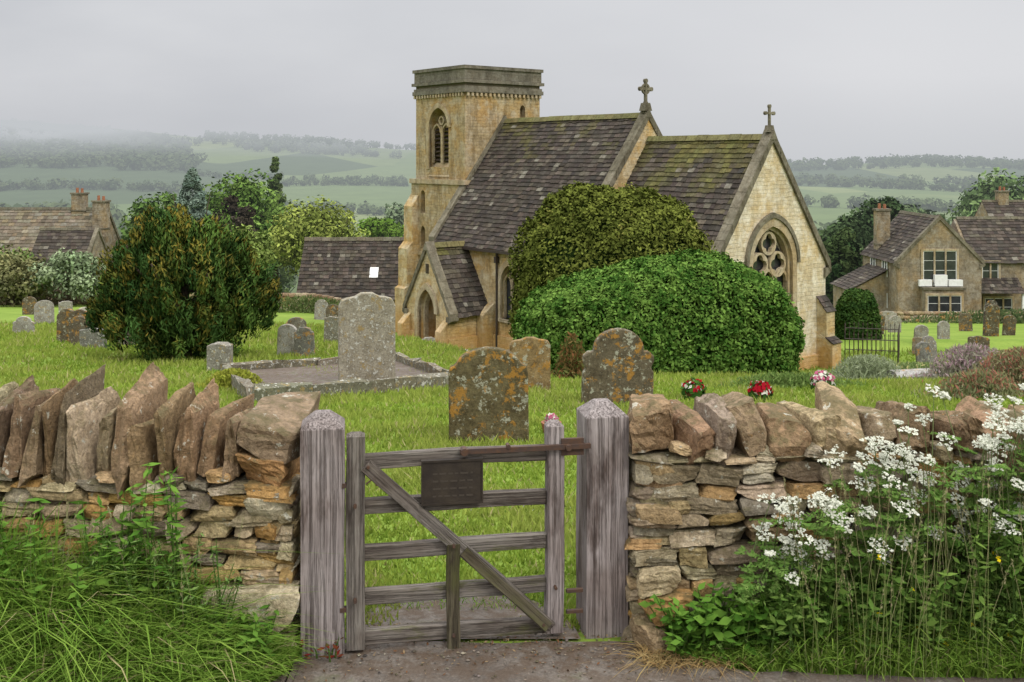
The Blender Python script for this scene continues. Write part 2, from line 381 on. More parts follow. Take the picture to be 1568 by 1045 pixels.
pathstrip('paved_path',[(33.5,1.2,1.2),(35,-.6,1.1),(36.5,-2.4,1.0),(38,-3.5,.8),(40,-4.2,.7),(42,-3.9,.7),(43.4,-3.7,.8)],M_pave,.05)
# ---------------------------------------------------------------- grass
def blades(name,X,Y,h,w,C,lean=.35,seg=1,zoff=0):
    n=len(X); Z=gz(X,Y)+zoff
    base=np.stack([X,Y,Z],1); a=rng.uniform(0,2*np.pi,n); side=np.stack([np.cos(a),np.sin(a),np.zeros(n)],1)
    l=rng.normal(size=(n,2))*lean; tipd=np.stack([l[:,0],l[:,1],np.ones(n)],1)
    w=w[:,None];h=h[:,None]
    if seg==1:
        V=np.stack([base-side*w,base+side*w,base+tipd*h],1).reshape(-1,3); F=np.arange(n*3).reshape(n,3); 
        return npmesh(name,V,F,np.repeat(C,3,axis=0),M_grass,k=3)
    bend=np.stack([l[:,0]*1.2,l[:,1]*1.2,-np.abs(l).sum(1)*.45],1)
    mid=base+tipd*h*.5; tip=base+tipd*h+bend*h*.8
    m2=base+tipd*h*.8+bend*h*.3
    V=np.stack([base-side*w,base+side*w,mid+side*w*.85,mid-side*w*.85,m2+side*w*.5,m2-side*w*.5,tip+side*w*.05,tip-side*w*.05],1).reshape(-1,3)
    o=(np.arange(n)*8)[:,None]
    F=np.concatenate([o+np.array([[0,1,2,3]]),o+np.array([[3,2,4,5]]),o+np.array([[5,4,6,7]])],0)
    return npmesh(name,V,F,np.repeat(C,8,axis=0),M_grass,k=4)
n=210000
Y=np.exp(rng.uniform(math.log(5.15),math.log(42),n)); A=rng.uniform(-.54,.54,n); X=A*Y
pw=np.interp(Y,[5,5.4,5.7,5.85],[.5,.47,.33,.0]); pcx=np.interp(Y,[5,5.75],[-.22,-.35])
keep=(np.abs(X-pcx)>pw*rng.uniform(.6,1.1,n))|(Y>5.85)
keep&=~((Y<5.65)&((X<-.85)|(X>.5)))
X=X[keep];Y=Y[keep];n=len(X)
mm=rng.uniform(0,1,n)[:,None]; pat=(np.sin(X*1.9+np.sin(Y*1.3)*2)*np.cos(Y*1.1+X*.6)*.5+.5)[:,None]
pt2=np.clip(np.array([noise.noise(Vector((x*.9,y*.7,0)))+.5*noise.noise(Vector((x*3,y*2.2,5))) for x,y in zip(X,Y)])*1.7+.5,0,1)[:,None]
C=(np.array([.13,.21,.025])*(1-mm)+np.array([.24,.31,.05])*mm)*(.80+.25*pat)
C=C*(1-pt2*.4)+np.array([.30,.31,.08])*pt2*.4
dry=rng.uniform(0,1,n)<.06; C[dry]=[.32,.29,.13]
hh=(.03+.0024*Y)*rng.uniform(.5,1.5,n)*(.7+.6*pt2[:,0]); ww=.0035+.0009*Y
blades('lawn_grass',X,Y,hh,ww*np.ones(n),C,.45)
def verge(name,x0,x1,yf,yb,n,hfun,dens=None,cA=(.09,.18,.022),cB=(.21,.31,.055),lean=.35,w=.005):
    X=rng.uniform(x0,x1,n); t=rng.uniform(0,1,n); Y=yf(X)*(1-t)+yb(X)*t
    h=hfun(X,Y)*rng.uniform(.45,1.25,n); m=rng.uniform(0,1,n)[:,None]
    C=(np.array(cA)*(1-m)+np.array(cB)*m); d=rng.uniform(0,1,n)<.05; C[d]=[.32,.28,.14]
    blades(name,X,Y,h,w*rng.uniform(.6,1.4,n),C,lean,2)
edx=np.array([p[0] for p in edge]); edy=np.array([p[1] for p in edge])
yfL=lambda X: np.interp(X,edx,edy)+.0
verge('verge_grass',-3.6,-1.02,yfL,lambda X: np.full_like(X,4.9),30000,lambda X,Y: np.interp(X,[-4,-2.2,-1.5,-1.2,-1.0],[.78,.58,.36,.18,.06])*np.interp(Y,[4,4.4,4.8],[.35,.7,1.1]),w=.006)
verge('verge_grass',.84,4.0,yfL,lambda X: np.full_like(X,5.02),18000,lambda X,Y: np.interp(X,[.6,1,1.6,3],[.03,.08,.16,.24])*np.interp(Y,[4.6,4.75,4.9],[.4,.8,1.6]))
verge('dry_grass_tuft',.60,1.05,lambda X: np.full_like(X,4.74),lambda X: np.full_like(X,4.98),900,lambda X,Y: .06+0*X,cA=(.30,.19,.08),cB=(.38,.29,.13),lean=1.1,w=.003)
verge('path_edge_tufts',-.78,.35,lambda X: np.full_like(X,5.45),lambda X: np.full_like(X,5.9),900,lambda X,Y: .05+0*X,w=.003)
def seeding(name,n,x0,x1,h0,h1):
    e=empty(name); t=MB(); P=[];D=[]
    for i in range(n):
        x=R(x0,x1);y=R(4.62,4.86);h=R(h0,h1);lx=R(-.12,.12);ly=R(-.1,.04)
        a_=Vector((x,y,0));b_=Vector((x+lx*.4,y+ly*.4,h*.6));c_=Vector((x+lx,y+ly,h)); t.cyl(a_,b_,.0018,.0014,4,(.20,.24,.08)); t.cyl(b_,c_,.0014,.0008,4,(.28,.27,.13))
        dv=(c_-b_).normalized()
        for k_ in range(14): P.append(c_-dv*.075*R(0,1)*1.4+Vector((R(-.006,.006),R(-.006,.006),0))); D.append(dv)
    t.build('stems',[M_leaf],e); n_=len(P); m_=rng.uniform(0,1,(n_,1))
    leaves('seed_heads',np.array(P),sphere(n_),.008,np.array([.34,.30,.17])*(1-m_)+np.array([.26,.26,.12])*m_,M_leaf,.3,e,dirn=np.array(D)*2)
seeding('seeding_grass',150,1.3,3.4,.4,.95); seeding('seeding_grass',90,-3.2,-1.25,.35,.8)
# ---------------------------------------------------------------- dry stone wall
def cubetemplate(n):
    idx={};vs=[];fs=[]
    def vid(p):
        k=tuple(round(q,4) for q in p)
        if k not in idx: idx[k]=len(vs); vs.append(p)
        return idx[k]
    L=np.linspace(-1,1,n+1)
    for ax in range(3):
        for sg in (-1,1):
            for i in range(n):
                for j in range(n):
                    q=[]
                    for (a_,b_) in ((i,j),(i+1,j),(i+1,j+1),(i,j+1)):
                        p=[0,0,0]; p[ax]=sg; p[(ax+1)%3]=L[a_]; p[(ax+2)%3]=L[b_]; q.append(vid(tuple(p)))
                    fs.append(q if sg>0 else q[::-1])
    return np.array(vs),fs
T2=cubetemplate(2); T4=cubetemplate(4); T6=cubetemplate(6); T8=cubetemplate(9)
def stone(mb,c,dims,col,M=None,rnd=.22,amp=.05,tmpl=T4,taper=0,peak=0,rot=None,clips=0,rough=.35):
    tv,tf=tmpl; v=tv.copy()
    s=v/np.linalg.norm(v,axis=1,keepdims=True)*1.25
    v=v*(1-rnd)+s*rnd
    for k in range(3):
        f=rng.normal(size=3)*.09; v[:,k]+= f[0]*v[:,(k+1)%3]+f[1]*v[:,(k+2)%3]+f[2]*v[:,(k+1)%3]*v[:,(k+2)%3]
    for k in range(clips):
        nn=rng.normal(size=3); nn[1]*=.6; nn/=np.linalg.norm(nn)
        sup=(v@nn); dd=sup.max()*rng.uniform(.62,.88); over=np.maximum(0,sup-dd); v=v-over[:,None]*nn
    ph=rng.uniform(0,6,9)
    for k in range(3):
        v[:,k]+=amp*(np.sin(3.1*v[:,(k+1)%3]+ph[k])+.7*np.sin(6.3*v[:,(k+2)%3]+ph[k+3])+.5*np.sin(9.7*v[:,(k+1)%3]+4*v[:,k]+ph[k+6]))
    v+=rng.normal(size=v.shape)*amp*rough
    if taper: v[:,0]*=1-taper*(v[:,2]*.5+.5)
    if peak: v[:,2]+=np.where(v[:,2]>.3,peak*(1-np.abs(v[:,0]+rng.uniform(-.6,.6))),0)
    v=v*np.array(dims)/2
    if rot: 
        Rm=np.array(Matrix.Rotation(rot[0],3,'Y')@Matrix.Rotation(rot[1],3,'Z')@Matrix.Rotation(rot[2],3,'X')); v=v@Rm.T
    v=v+np.array(c)
    mb.add([tuple(q) for q in v],tf,col,0,M)
PAL=[(.44,.34,.19),(.39,.29,.155),(.49,.40,.25),(.34,.28,.18),(.29,.235,.165),(.44,.30,.13),(.38,.31,.21),(.43,.265,.09),(.23,.19,.14),(.52,.45,.32),(.36,.31,.23),(.42,.36,.24)]
CPAL=[(.27,.18,.105),(.30,.205,.12),(.235,.165,.10),(.32,.225,.13),(.34,.26,.16),(.21,.155,.10),(.36,.29,.19)]
def vc(c,k=.15): 
    f=1+R(-k,k); return tuple(max(.01,q*f*(1+R(-.05,.05))) for q in c)
def courses(mb,M,L,z0,z1f,pal,dep=.2,hmin=.05,hmax=.11,wmin=.09,wmax=.27,z1=None,tm=T6):
    z=z0; 
    while z<z1-.02:
        big=R(0,1)<.15 and z<.35
        h=R(hmin,hmax)*(1.4 if big else 1); 
        if z+h>z1: h=max(z1-z,.03)
        x=R(-.05,0)
        while x<L:
            w=R(wmin,wmax)*(1.15 if big else 1)
            if x+w>L: w=max(L-x,.05)
            if h>.085 and R(0,1)<.22:
                for q in (0,1):
                    stone(mb,(x+w/2+R(-.008,.008),dep/2+R(-.02,.02),z+h*(.25+.5*q)),(w*.97,dep,h*.50),vc(random.choice(pal)),M,rnd=R(.08,.22),amp=R(.02,.045),rot=(R(-.04,.04),R(-.05,.05),R(-.06,.06)),clips=2,tmpl=tm)
            else:
                hh=h*R(.84,1.08)
                stone(mb,(x+w/2,dep/2+R(-.022,.018),z+h/2+R(-.006,.006)),(w*1.0,dep,hh*1.02),vc(random.choice(pal)),M,rnd=R(.08,.25),amp=R(.02,.05),rot=(R(-.06,.06),R(-.05,.05),R(-.06,.06)),clips=3,tmpl=tm)
            x+=w
        z+=h
def frame(o,ang): return Matrix.Translation(Vector(o))@Matrix.Rotation(ang,4,'Z')
def stonewall(name,x0,y0,x1,y1,top0,capfun,endleft=False,endright=False,th=.5,pal=PAL,h0=-.12):
    e=empty(name); mb=MB(); L=math.hypot(x1-x0,y1-y0); ang=math.atan2(y1-y0,x1-x0)
    Mf=frame((x0,y0,0),ang)
    courses(mb,Mf,L,h0,None,pal,z1=top0)
    Mb=frame((x0,y0,0),ang)@Matrix.Translation((L,th,0))@Matrix.Rotation(math.pi,4,'Z')
    courses(mb,Mb,L,-.35,None,pal,z1=top0,wmin=.15,wmax=.35,hmin=.08,hmax=.14,tm=T4)
    if endright: courses(mb,Mf@Matrix.Translation((L,.02,0))@Matrix.Rotation(math.pi/2,4,'Z'),th-.04,h0,None,pal,z1=top0)
    if endleft: courses(mb,Mf@Matrix.Translation((0,th-.02,0))@Matrix.Rotation(-math.pi/2,4,'Z'),th-.04,h0,None,pal,z1=top0)
    mb.build('coursed_stones',[M_wall],e)
    k=MB(); k.box(.1,L-.1,.1,th-.1,-.4,top0-.02,(.03,.025,.02),0,Mf); k.build('rubble_core',[M_wall],e)
    cb=MB(); capfun(cb,Mf,L,top0,th); cb.build('coping_stones',[M_wall],e)
    return e
def capsL(cb,M,L,z,th):
    stone(cb,(L-.13,th/2,z+.06),(.26,th*.98,.14),(.40,.23,.10),M,rnd=.12,tmpl=T8,clips=4,amp=.03)
    stone(cb,(L-.13,th/2,z+.215),(.27,th*1.0,.20),(.25,.185,.12),M,rnd=.12,tmpl=T8,amp=.03,clips=4)
    x=L-.28
    while x>-.1:
        w=R(.07,.125); h=R(.27,.40) 
        stone(cb,(x-w/2,th/2+R(-.04,.03),z+h/2-.02),(w*1.04,th*R(.8,1.02),h),vc(random.choice(CPAL),.2),M,rnd=R(.05,.2),amp=R(.025,.045),tmpl=T8,taper=R(.15,.5),peak=R(.05,.4),rot=(R(-.08,.18),R(-.12,.12),R(-.10,.10)),clips=4)
        if R(0,1)<.4: stone(cb,(x-w,R(.03,.10),z+R(.01,.03)),(R(.08,.13),.12,R(.03,.06)),vc(random.choice(PAL)),M,tmpl=T4,clips=3)
        x-=w*R(.98,1.10)
def capsR(cb,M,L,z,th):
    x=0
    while x<L:
        w=R(.10,.22); h=R(.18,.26)*(1-.12*min(1,x/2.0))
        if x<.1: w=.22;h=.24
        stone(cb,(x+w/2,th/2+R(-.05,.03),z+h/2-.01-.02*x),(w*1.05,th*R(.8,1.05),h),vc(random.choice(CPAL[:5]+PAL[3:5]+[(.33,.25,.16)]),.25),M,rnd=R(.1,.3),amp=R(.03,.05),tmpl=T8,taper=R(.0,.4),peak=R(-.1,.25),rot=(R(-.25,.12),R(-.2,.2),R(-.15,.15)),clips=5)
        if R(0,1)<.4: stone(cb,(x+w,R(.03,.10),z+R(.02,.05)-.02*x),(R(.08,.16),.14,R(.04,.08)),vc(random.choice(PAL)),M,tmpl=T6,clips=4)
        x+=w*R(.85,1.0)
stonewall('dry_stone_wall',-4.6,5.12,-1.03,4.90,.78,capsL,endright=True)
PR=[tuple(q*.86 for q in p) for p in PAL]
stonewall('dry_stone_wall',.60,5.02,5.6,5.25,.87,capsR,endleft=True,pal=PR)
mb=MB(); stone(mb,(.66,4.98,.04),(.16,.22,.16),(.40,.30,.18),rnd=.5,tmpl=T8,clips=3); stone(mb,(.74,5.0,.18),(.26,.18,.12),(.46,.28,.11),rnd=.3,tmpl=T8,clips=4)
stone(mb,(.70,5.0,.30),(.20,.16,.11),(.46,.38,.24),rnd=.3,tmpl=T8,clips=4)
stone(mb,(-1.24,4.87,.21),(.44,.16,.22),(.55,.48,.33),rnd=.1,amp=.02,tmpl=T8,clips=4); stone(mb,(-1.16,4.88,.06),(.28,.14,.09),(.55,.47,.32),rnd=.15,tmpl=T8,clips=4)
mb.build('wall_end_quoins',[M_wall],bpy.data.objects['dry_stone_wall'])
# ---------------------------------------------------------------- gate
GA=math.atan2(5.107-4.89,.442+.902)
def beam(name,parent,L,w,h,mat,loc,rot=(0,0,0),point=0):
    bm=bmesh.new(); bmesh.ops.create_cube(bm,size=1)
    for v in bm.verts: v.co=Vector((v.co.x*L,v.co.y*w,v.co.z*h))
    if point:
        top=[f for f in bm.faces if f.normal.x>.9]
        bmesh.ops.inset_region(bm,faces=top,thickness=min(w,h)*.47,depth=0)
        for f in top:
            for v in f.verts: v.co.x+=point
    bmesh.ops.bevel(bm,geom=[e for e in bm.edges if e.calc_length()>.06],offset=.003,segments=1,affect='EDGES')
    bmesh.ops.subdivide_edges(bm,edges=[e for e in bm.edges if e.calc_length()>L*.6],cuts=10)
    for v in bm.verts:
        q=noise.noise_vector(v.co*3+Vector(loc)*5)*.007+noise.noise_vector(v.co*14+Vector(loc)*5)*.0015; v.co+=Vector((0,q.y,q.z))
    me=bpy.data.meshes.new(name); bm.to_mesh(me); bm.free(); me.materials.append(mat)
    o=link(bpy.data.objects.new(name,me),parent); o.location=loc; o.rotation_euler=rot; return o
for (x,y,w,h) in ((-.898,4.96,.205,1.055),(.445,5.17,.215,1.06)):
    e=empty('gate_post',(x,y,0),GA+R(-.02,.02))
    beam('shaft',e,h+.3,w,w,M_wood,(0,0,(h+.3)/2-.3),(0,-math.pi/2,0),.062)
G=empty('wooden_gate',(-.777,4.90,0),GA)
beam('left_stile',G,1.0,.07,.085,M_woodg,(.04,0,.52),(0,-math.pi/2,0),.012)
beam('right_stile',G,1.0,.07,.085,M_wood,(.995,0,.53),(0,-math.pi/2,0),.02)
for i,z in enumerate((.895,.683,.468,.258,.065)):
    beam('rail_%d'%(i+1),G,.87,.045,.068,M_woodg,(.518,.005,z),(0,0,0))
dx,dz=(.96-.10),(.07-.88)
beam('diagonal_brace',G,math.hypot(dx,dz)+.02,.03,.062,M_woodg,(.53,-.036,.475),(0,-math.atan2(dz,dx),0))
beam('mossy_brace_foot',G,.56,.012,.05,M_woodm,(.53+.22,-.056,.475-.22*.942),(0,-math.atan2(dz,dx),0))
beam('centre_bar',G,.50,.03,.062,M_woodm,(.50,-.036,.245),(0,-math.pi/2,0))
mb=MB(); mb.box(.355,.63,-.062,-.04,.69,.90,m=0)
for i in range(4):
    x=.40
    while x<.585:
        l=R(.015,.04); mb.box(x,min(x+l,.59),-.0635,-.061,.83-i*.035,.838-i*.035,m=1); x+=l+.01
mb.box(.355,.63,-.068,-.060,.89,.90); mb.box(.355,.63,-.068,-.060,.69,.70); mb.box(.347,.3545,-.068,-.04,.69,.90); mb.box(.6305,.638,-.068,-.04,.69,.90)
mb.build('plaque',[M_plaque,M_letter],G)
mb=MB(); mb.box(.53,1.16,-.064,-.046,.922,.945); mb.cyl((1.05,-.08,.933),(1.05,-.02,.933),.014,.014,10); mb.cyl((.55,-.075,.933),(.55,-.02,.933),.018,.018,10)
mb.cyl((.76,-.07,.95),(.76,-.03,.95),.01,.01,8); mb.box(1.02,1.13,-.05,-.03,.89,.97)
mb.box(-.02,.015,-.03,.0,.78,.80); mb.box(-.03,.01,-.03,.0,.20,.22); mb.cyl((.09,-.05,.80),(.13,-.05,.83),.004,.004,6); mb.cyl((.13,-.05,.83),(.14,-.05,.79),.004,.004,6)
mb.box(1.05,1.13,-.03,-.01,.12,.135); mb.box(1.05,1.13,-.03,-.01,.22,.235)
for x,z in ((.10,.88),(.50,.49),(.50,.07),(.93,.09),(.04,.70),(.04,.26),(.99,.26)): mb.cyl((x,-.066,z),(x,-.03,z),.008,.008,8)
mb.build('latch_and_hinges',[M_rust],G)
# ---------------------------------------------------------------- tiled roofs
RP=[(.052,.043,.036),(.064,.053,.044),(.043,.037,.032),(.076,.064,.053),(.056,.048,.040),(.095,.082,.065)]
def tiles(mb,A,B,C_,D,ch=.21,tw=(.18,.38),pal=RP,m=0,light=.02,thick=.03,mossy=0.):
    A,B,C_,D=map(Vector,(A,B,C_,D)); up=D-A; SL=up.length; n=max(2,int(SL/ch)); e=(B-A); EL=e.length; ed_=e.normalized(); ud=up.normalized()
    nr=ed_.cross(ud).normalized()
    if nr.z<0: nr=-nr
    for i in range(n):
        v0=SL*i/n-.02; v1=SL*(i+1)/n+.03; x=0
        while x<EL:
            w=min(R(*tw),EL-x)
            if w<.04: break
            q=A+ed_*x; dd=R(-.025,.025)
            p0=q+ud*(v0+dd)+nr*(.035+R(0,.02)); p1=p0+ed_*(w-.008); t1=q+ud*v1+nr*.004; t2=t1+ed_*(w-.008)
            col=vc(random.choice(pal),.22)
            if R(0,1)<light: col=(.18,.17,.14)
            if mossy:
                f=i/n; k_=noise.noise(Vector((x*.8+EL,f*4,mossy*9)))
                g=max(0,min(1,(f+k_*.55+R(-.15,.15)-(1.0-mossy*.40))*2.5))
                mc=vc((.115,.11,.032),.3); col=tuple(c_*(1-g*.85)+d_*g*.85 for c_,d_ in zip(col,mc))
            th=nr*thick
            mb.add([p0,p1,t2,t1,p0-th,p1-th,t2-th,t1-th],[(0,1,2,3),(4,7,6,5),(0,4,5,1),(1,5,6,2),(3,2,6,7),(0,3,7,4)],col,m)
            x+=w
def gabroof(mb,w,y0,y1,ez,rz,oh=.2,axis='y',m=0,cx=0,**k):
    s=(rz-ez)/w
    f=(lambda x,y,z:(x+cx,y,z)) if axis=='y' else (lambda x,y,z:(y,x+cx,z))
    for sg in (-1,1):
        tiles(mb,f(sg*(w+oh),y0,ez-oh*s+.06),f(sg*(w+oh),y1,ez-oh*s+.06),f(0,y1,rz+.06),f(0,y0,rz+.06),m=m,**k)
    p=[(-.16,rz+.0),(0,rz+.1),(.16,rz+.0),(.02,rz+.21),(-.02,rz+.21)]
    n=max(1,int((y1-y0)/.5)); 
    for i in range(n):
        a_=y0+(y1-y0)*i/n; b_=y0+(y1-y0)*(i+1)/n-.015; dz_=R(-.012,.012)
        mb.prism([(q[0]+cx,q[1]+dz_) for q in p],a_,b_,vc((.15,.14,.06) if k.get('mossy') else (.12,.11,.08)),m,axis=axis)
def coping(mb,w,ez,rz,y0,y1,axis='y',cx=0,t=.2,oh=.2,m=0,lift=.06):
    s=(rz-ez)/w; ze=ez-oh*s+lift
    n=9
    for sg in (-1,1):
        for i in range(n):
            a0=i/n; a1=(i+1)/n-.004
            def P(f,up): return (cx+sg*(w+oh)*(1-f),ze+(rz+lift-ze)*f+up)
            j=R(-.012,.012)
            q=[P(a0,-.12),P(a1,-.12),P(a1,t*1.25+j),P(a0,t*1.25+j)]
            if sg>0: q=q[::-1]
            mb.prism(q,y0+R(-.01,.01),y1+R(-.01,.01),vc((.5,.5,.5)),m,axis=axis)
    for sg in (-1,1):
        a_,b_=sorted((cx+sg*(w-.12),cx+sg*(w+oh+.05)))
        mb.prism([(a_,ze-.35),(b_,ze-.12),(b_,ze+.02),(a_,ze+.02)] if sg>0 else [(a_,ze-.12),(b_,ze-.35),(b_,ze+.02),(a_,ze+.02)],y0+.01,y1-.01,m=m,axis=axis)
    mb.prism([(cx-.2,rz+lift+t*1.25-.32),(cx+.2,rz+lift+t*1.25-.32),(cx,rz+lift+t*1.25+.04)],y0-.015,y1+.015,m=m,axis=axis)
# ---------------------------------------------------------------- church
CH=empty('stone_church',(0,0,0))
w1,e1,r1=3.15,3.9,8.4; w2,e2,r2=3.83,4.2,9.35
def cutter(poly,a_,b_,axis='y'):
    k=MB(); k.prism(poly,a_,b_,axis=axis); return k.build('cutter',[M_trim])
def body(w,e,r,y0,y1,mat,name,cx=0,axis='y',base=-1.5,cuts=()):
    k=MB(); k.prism([(cx-w,base),(cx+w,base),(cx+w,e),(cx,r),(cx-w,e)],y0,y1,axis=axis)
    o=k.build(name,[mat]); 
    if cuts: cut(o,[cutter(*c_) for c_ in cuts])
    o.parent=CH; return o
gw=arch(1.12,1.9,4.0,1.35)
body(w1,e1,r1,0,6.1,M_gable,'chancel_walls',cuts=[(gw,-.3,.38)]+[(arch(.3,1.4,2.5,.45,y),-3.4,-2.9,'x') for y in (1.6,4.2)])
nwin=[10.05,8.0]
body(w2,e2,r2,6.0,15.5,M_church,'nave_walls',cuts=[(arch(.5,1.2,2.6,.8,y),-4.1,-3.5,'x') for y in nwin])
body(1.57,1.55,4.0,-5.8,-3.7,M_church,'porch_walls',cx=13.02,axis='x',cuts=[(arch(.62,-.05,1.35,.95,13.02),-6.1,-4.6,'x')])
k=MB(); k.box(-2.35,2.35,15.3,19.6,-2,6.6); o=k.build('tower_lower_stage',[M_tower])
cut(o,[cutter(arch(.2,5.1,5.9,.3,18.6),-2.6,-2.1,'x'),cutter(arch(.2,3.4,4.2,.3,18.6),-2.6,-2.1,'x')]); o.parent=CH
k=MB(); k.box(-2.2,2.2,15.36,19.42,6.5,11.82); o=k.build('tower_belfry',[M_tower])
cut(o,[cutter(arch(.78,7.3,9.15,.95,17.45),-2.6,-1.65,'x'),cutter(arch(.16,9.3,10.0,.22,1.15),15.0,15.7)]); o.parent=CH
t=MB()
for (z0,z1,o_) in ((6.5,6.72,.24),(3.1,3.28,.22)):
    t.box(-2.2-o_,2.2+o_,15.36-(o_-.0 if z0>5 else -.2),19.42+o_,z0,z1,m=1)
for (z0,z1,o_) in ((10.72,10.9,.13),(10.9,11.02,.08),(11.16,11.3,.16),(11.8,11.95,.13)):
    t.box(-2.2-o_,2.2+o_,15.36-o_,19.42+o_,z0,z1,m=2)
t.box(-2.26,2.26,15.30,19.48,11.3,11.8,m=2)
for i in range(18):
    y=15.42+i*.232; t.box(-2.31,-2.19,y,y+.11,10.56,10.72,m=1); 
    x=-2.15+i*.25; t.box(x,x+.12,15.25,15.37,10.56,10.72,m=1)
t.build('tower_mouldings',[M_tower,M_trim,M_parapet],CH)
t=MB()
t.ring(arch(.98,7.2,9.15,1.17,17.45)[1:],arch(.78,7.2,9.15,.93,17.45)[1:],-2.27,-2.12,m=0,closed=False,axis='x')
t.box(-2.08,-1.98,17.40,17.50,7.5,9.2,m=0)
for c_ in (17.06,17.84): t.ring(arch(.35,7.5,8.9,.45,c_)[1:],arch(.28,7.5,8.9,.36,c_)[1:],-2.08,-1.98,m=0,closed=False,axis='x')
oo=[(17.45+.22*math.cos(a_),9.48+.22*math.sin(a_)) for a_ in np.linspace(0,2*math.pi,17)[:-1]]; ii_=[(17.45+.14*math.cos(a_),9.48+.14*math.sin(a_)) for a_ in np.linspace(0,2*math.pi,17)[:-1]]
t.ring(oo,ii_,-2.08,-1.98,m=0,axis='x')
for z in np.arange(7.6,9.0,.2): t.add([(-2.0,16.7,z),(-2.0,18.2,z),(-1.8,18.2,z+.14),(-1.8,16.7,z+.14)],[(0,1,2,3)],m=1)
t.add([(-2.24,16.6,6.85),(-2.24,18.3,6.85),(-1.9,18.2,7.5),(-1.9,16.7,7.5)],[(0,3,2,1)],m=0)
t.build('belfry_opening',[M_trim,M_door],CH)
t=MB()
def butt(x0,x1,y0,y1,zt,sl,side):
    if side=='x-': t.prism([(x0,-2),(x1,-2),(x1,zt+sl),(x0,zt)],y0,y1)
    else: t.prism([(y0,-2),(y1,-2),(y1,zt+sl),(y0,zt)],x0,x1,axis='x')
butt(-2.72,-2.3,18.95,19.7,5.4,.6,'x-'); butt(-3.02,-2.3,18.93,19.72,3.4,.75,'x-'); butt(-3.2,-2.3,18.9,19.75,1.5,.5,'x-')
butt(2.62,3.12,-.42,.02,2.1,.55,'y-'); butt(2.60,3.14,-.68,.02,1.0,.4,'y-'); butt(-3.17,-2.62,-.42,.02,2.1,.6,'y-')
butt(-4.45,-3.8,11.0,11.4,1.3,.5,'x-'); 
butt(-6.25,-5.75,11.42,11.8,.75,.5,'x-'); butt(-6.25,-5.75,14.25,14.63,.75,.5,'x-')
t.build('buttresses',[M_church],CH)
t=MB()
tiles(t,(2.58,-.44,2.12),(3.17,-.44,2.12),(3.17,-.02,2.66),(2.58,-.02,2.66),ch=.2,m=0); tiles(t,(2.57,-.70,1.02),(3.18,-.70,1.02),(3.18,-.42,1.22),(2.57,-.42,1.22),ch=.2,m=0)
t.build('buttress_caps',[M_roof],CH)
t=MB()
t.box(-3.25,3.25,-.1,6,-1.6,.55,m=0); t.box(-3.93,3.93,5.9,15.6,-1.6,.5,m=0); t.box(-5.88,-3.7,11.37,12.38,-1.6,.45); t.box(-5.88,-3.7,13.66,14.67,-1.6,.45)
t.build('plinth',[M_church],CH)
t=MB()
t.ring(arch(1.36,1.8,4.0,1.66)[1:],arch(1.12,1.8,4.0,1.35)[1:],-.07,.06,m=0,closed=False)
t.ring(arch(1.50,3.6,4.0,1.84)[2:],arch(1.36,3.6,4.0,1.66)[2:],-.12,.03,m=2,closed=False)
t.ring(arch(1.14,1.88,4.0,1.37)[1:],arch(1.02,1.88,4.0,1.22)[1:],.08,.30,m=0,closed=False)
t.box(-1.12,1.12,-.1,.3,1.75,1.92)
for x in (-.36,.36): t.box(x-.05,x+.05,.13,.26,1.9,3.75,m=0)
for x in (-.72,0,.72): t.ring(arch(.36,2.9,3.35,.5,x)[2:],arch(.27,2.9,3.35,.40,x)[2:],.135,.255,m=0,closed=False)
def foil(cx,cz,r):
    th=np.linspace(0,2*math.pi,33)[:-1]
    t.ring([(cx+r*math.cos(a_),cz+r*math.sin(a_)) for a_ in th],[(cx+r*(.56+.27*abs(math.cos(2*a_)))*math.cos(a_),cz+r*(.56+.27*abs(math.cos(2*a_)))*math.sin(a_)) for a_ in th],.12,.27,m=0)
foil(-.5,3.98,.46); foil(.5,3.98,.46); foil(0,4.74,.42)
t.add([(-1.1,.33,1.9),(1.1,.33,1.9),(1.1,.33,4.2),(0,.33,5.4),(-1.1,.33,4.2)],[(0,1,2,3,4)],m=1)
for z in np.arange(2.1,4,.25): t.box(-1.1,1.1,.315,.325,z,z+.015,m=3)
t.build('east_window',[M_trim,M_glass,M_cope,M_iron],CH)
t=MB()
for y,(w,zb,zs,rs) in [(q,(.5,1.2,2.6,.8)) for q in nwin]:
    t.ring(arch(w+.2,zb,zs,rs+.26,y)[1:],arch(w,zb,zs,rs,y)[1:],-3.90,-3.75,m=0,closed=False,axis='x')
    t.box(-3.72,-3.62,y-.04,y+.04,zb,zs+.5,m=0); t.box(-3.95,-3.55,y-.6,y+.6,zb-.12,zb)
    for c_ in (y-.26,y+.26): t.ring(arch(.26,zb,zs,.4,c_)[1:],arch(.2,zb,zs,.32,c_)[1:],-3.72,-3.62,closed=False,axis='x')
    t.add([(-3.56,y-.5,zb),(-3.56,y+.5,zb),(-3.56,y+.5,zs+.8),(-3.56,y-.5,zs+.8)],[(0,3,2,1)],m=1)
for y in (1.6,4.2):
    t.add([(-2.96,y-.3,1.4),(-2.96,y+.3,1.4),(-2.96,y+.3,3),(-2.96,y-.3,3)],[(0,3,2,1)],m=1)
    t.ring(arch(.42,1.4,2.5,.6,y)[1:],arch(.3,1.4,2.5,.45,y)[1:],-3.2,-3.1,closed=False,axis='x')
t.build('side_windows',[M_trim,M_glass],CH)
t=MB()
t.ring(arch(.84,-.1,1.35,1.22,13.02)[1:],arch(.62,-.1,1.35,.95,13.02)[1:],-5.90,-5.72,m=0,closed=False,axis='x')
t.ring(arch(.66,-.1,1.35,1.0,13.02)[1:],arch(.52,-.1,1.35,.82,13.02)[1:],-5.6,-5.4,m=0,closed=False,axis='x')
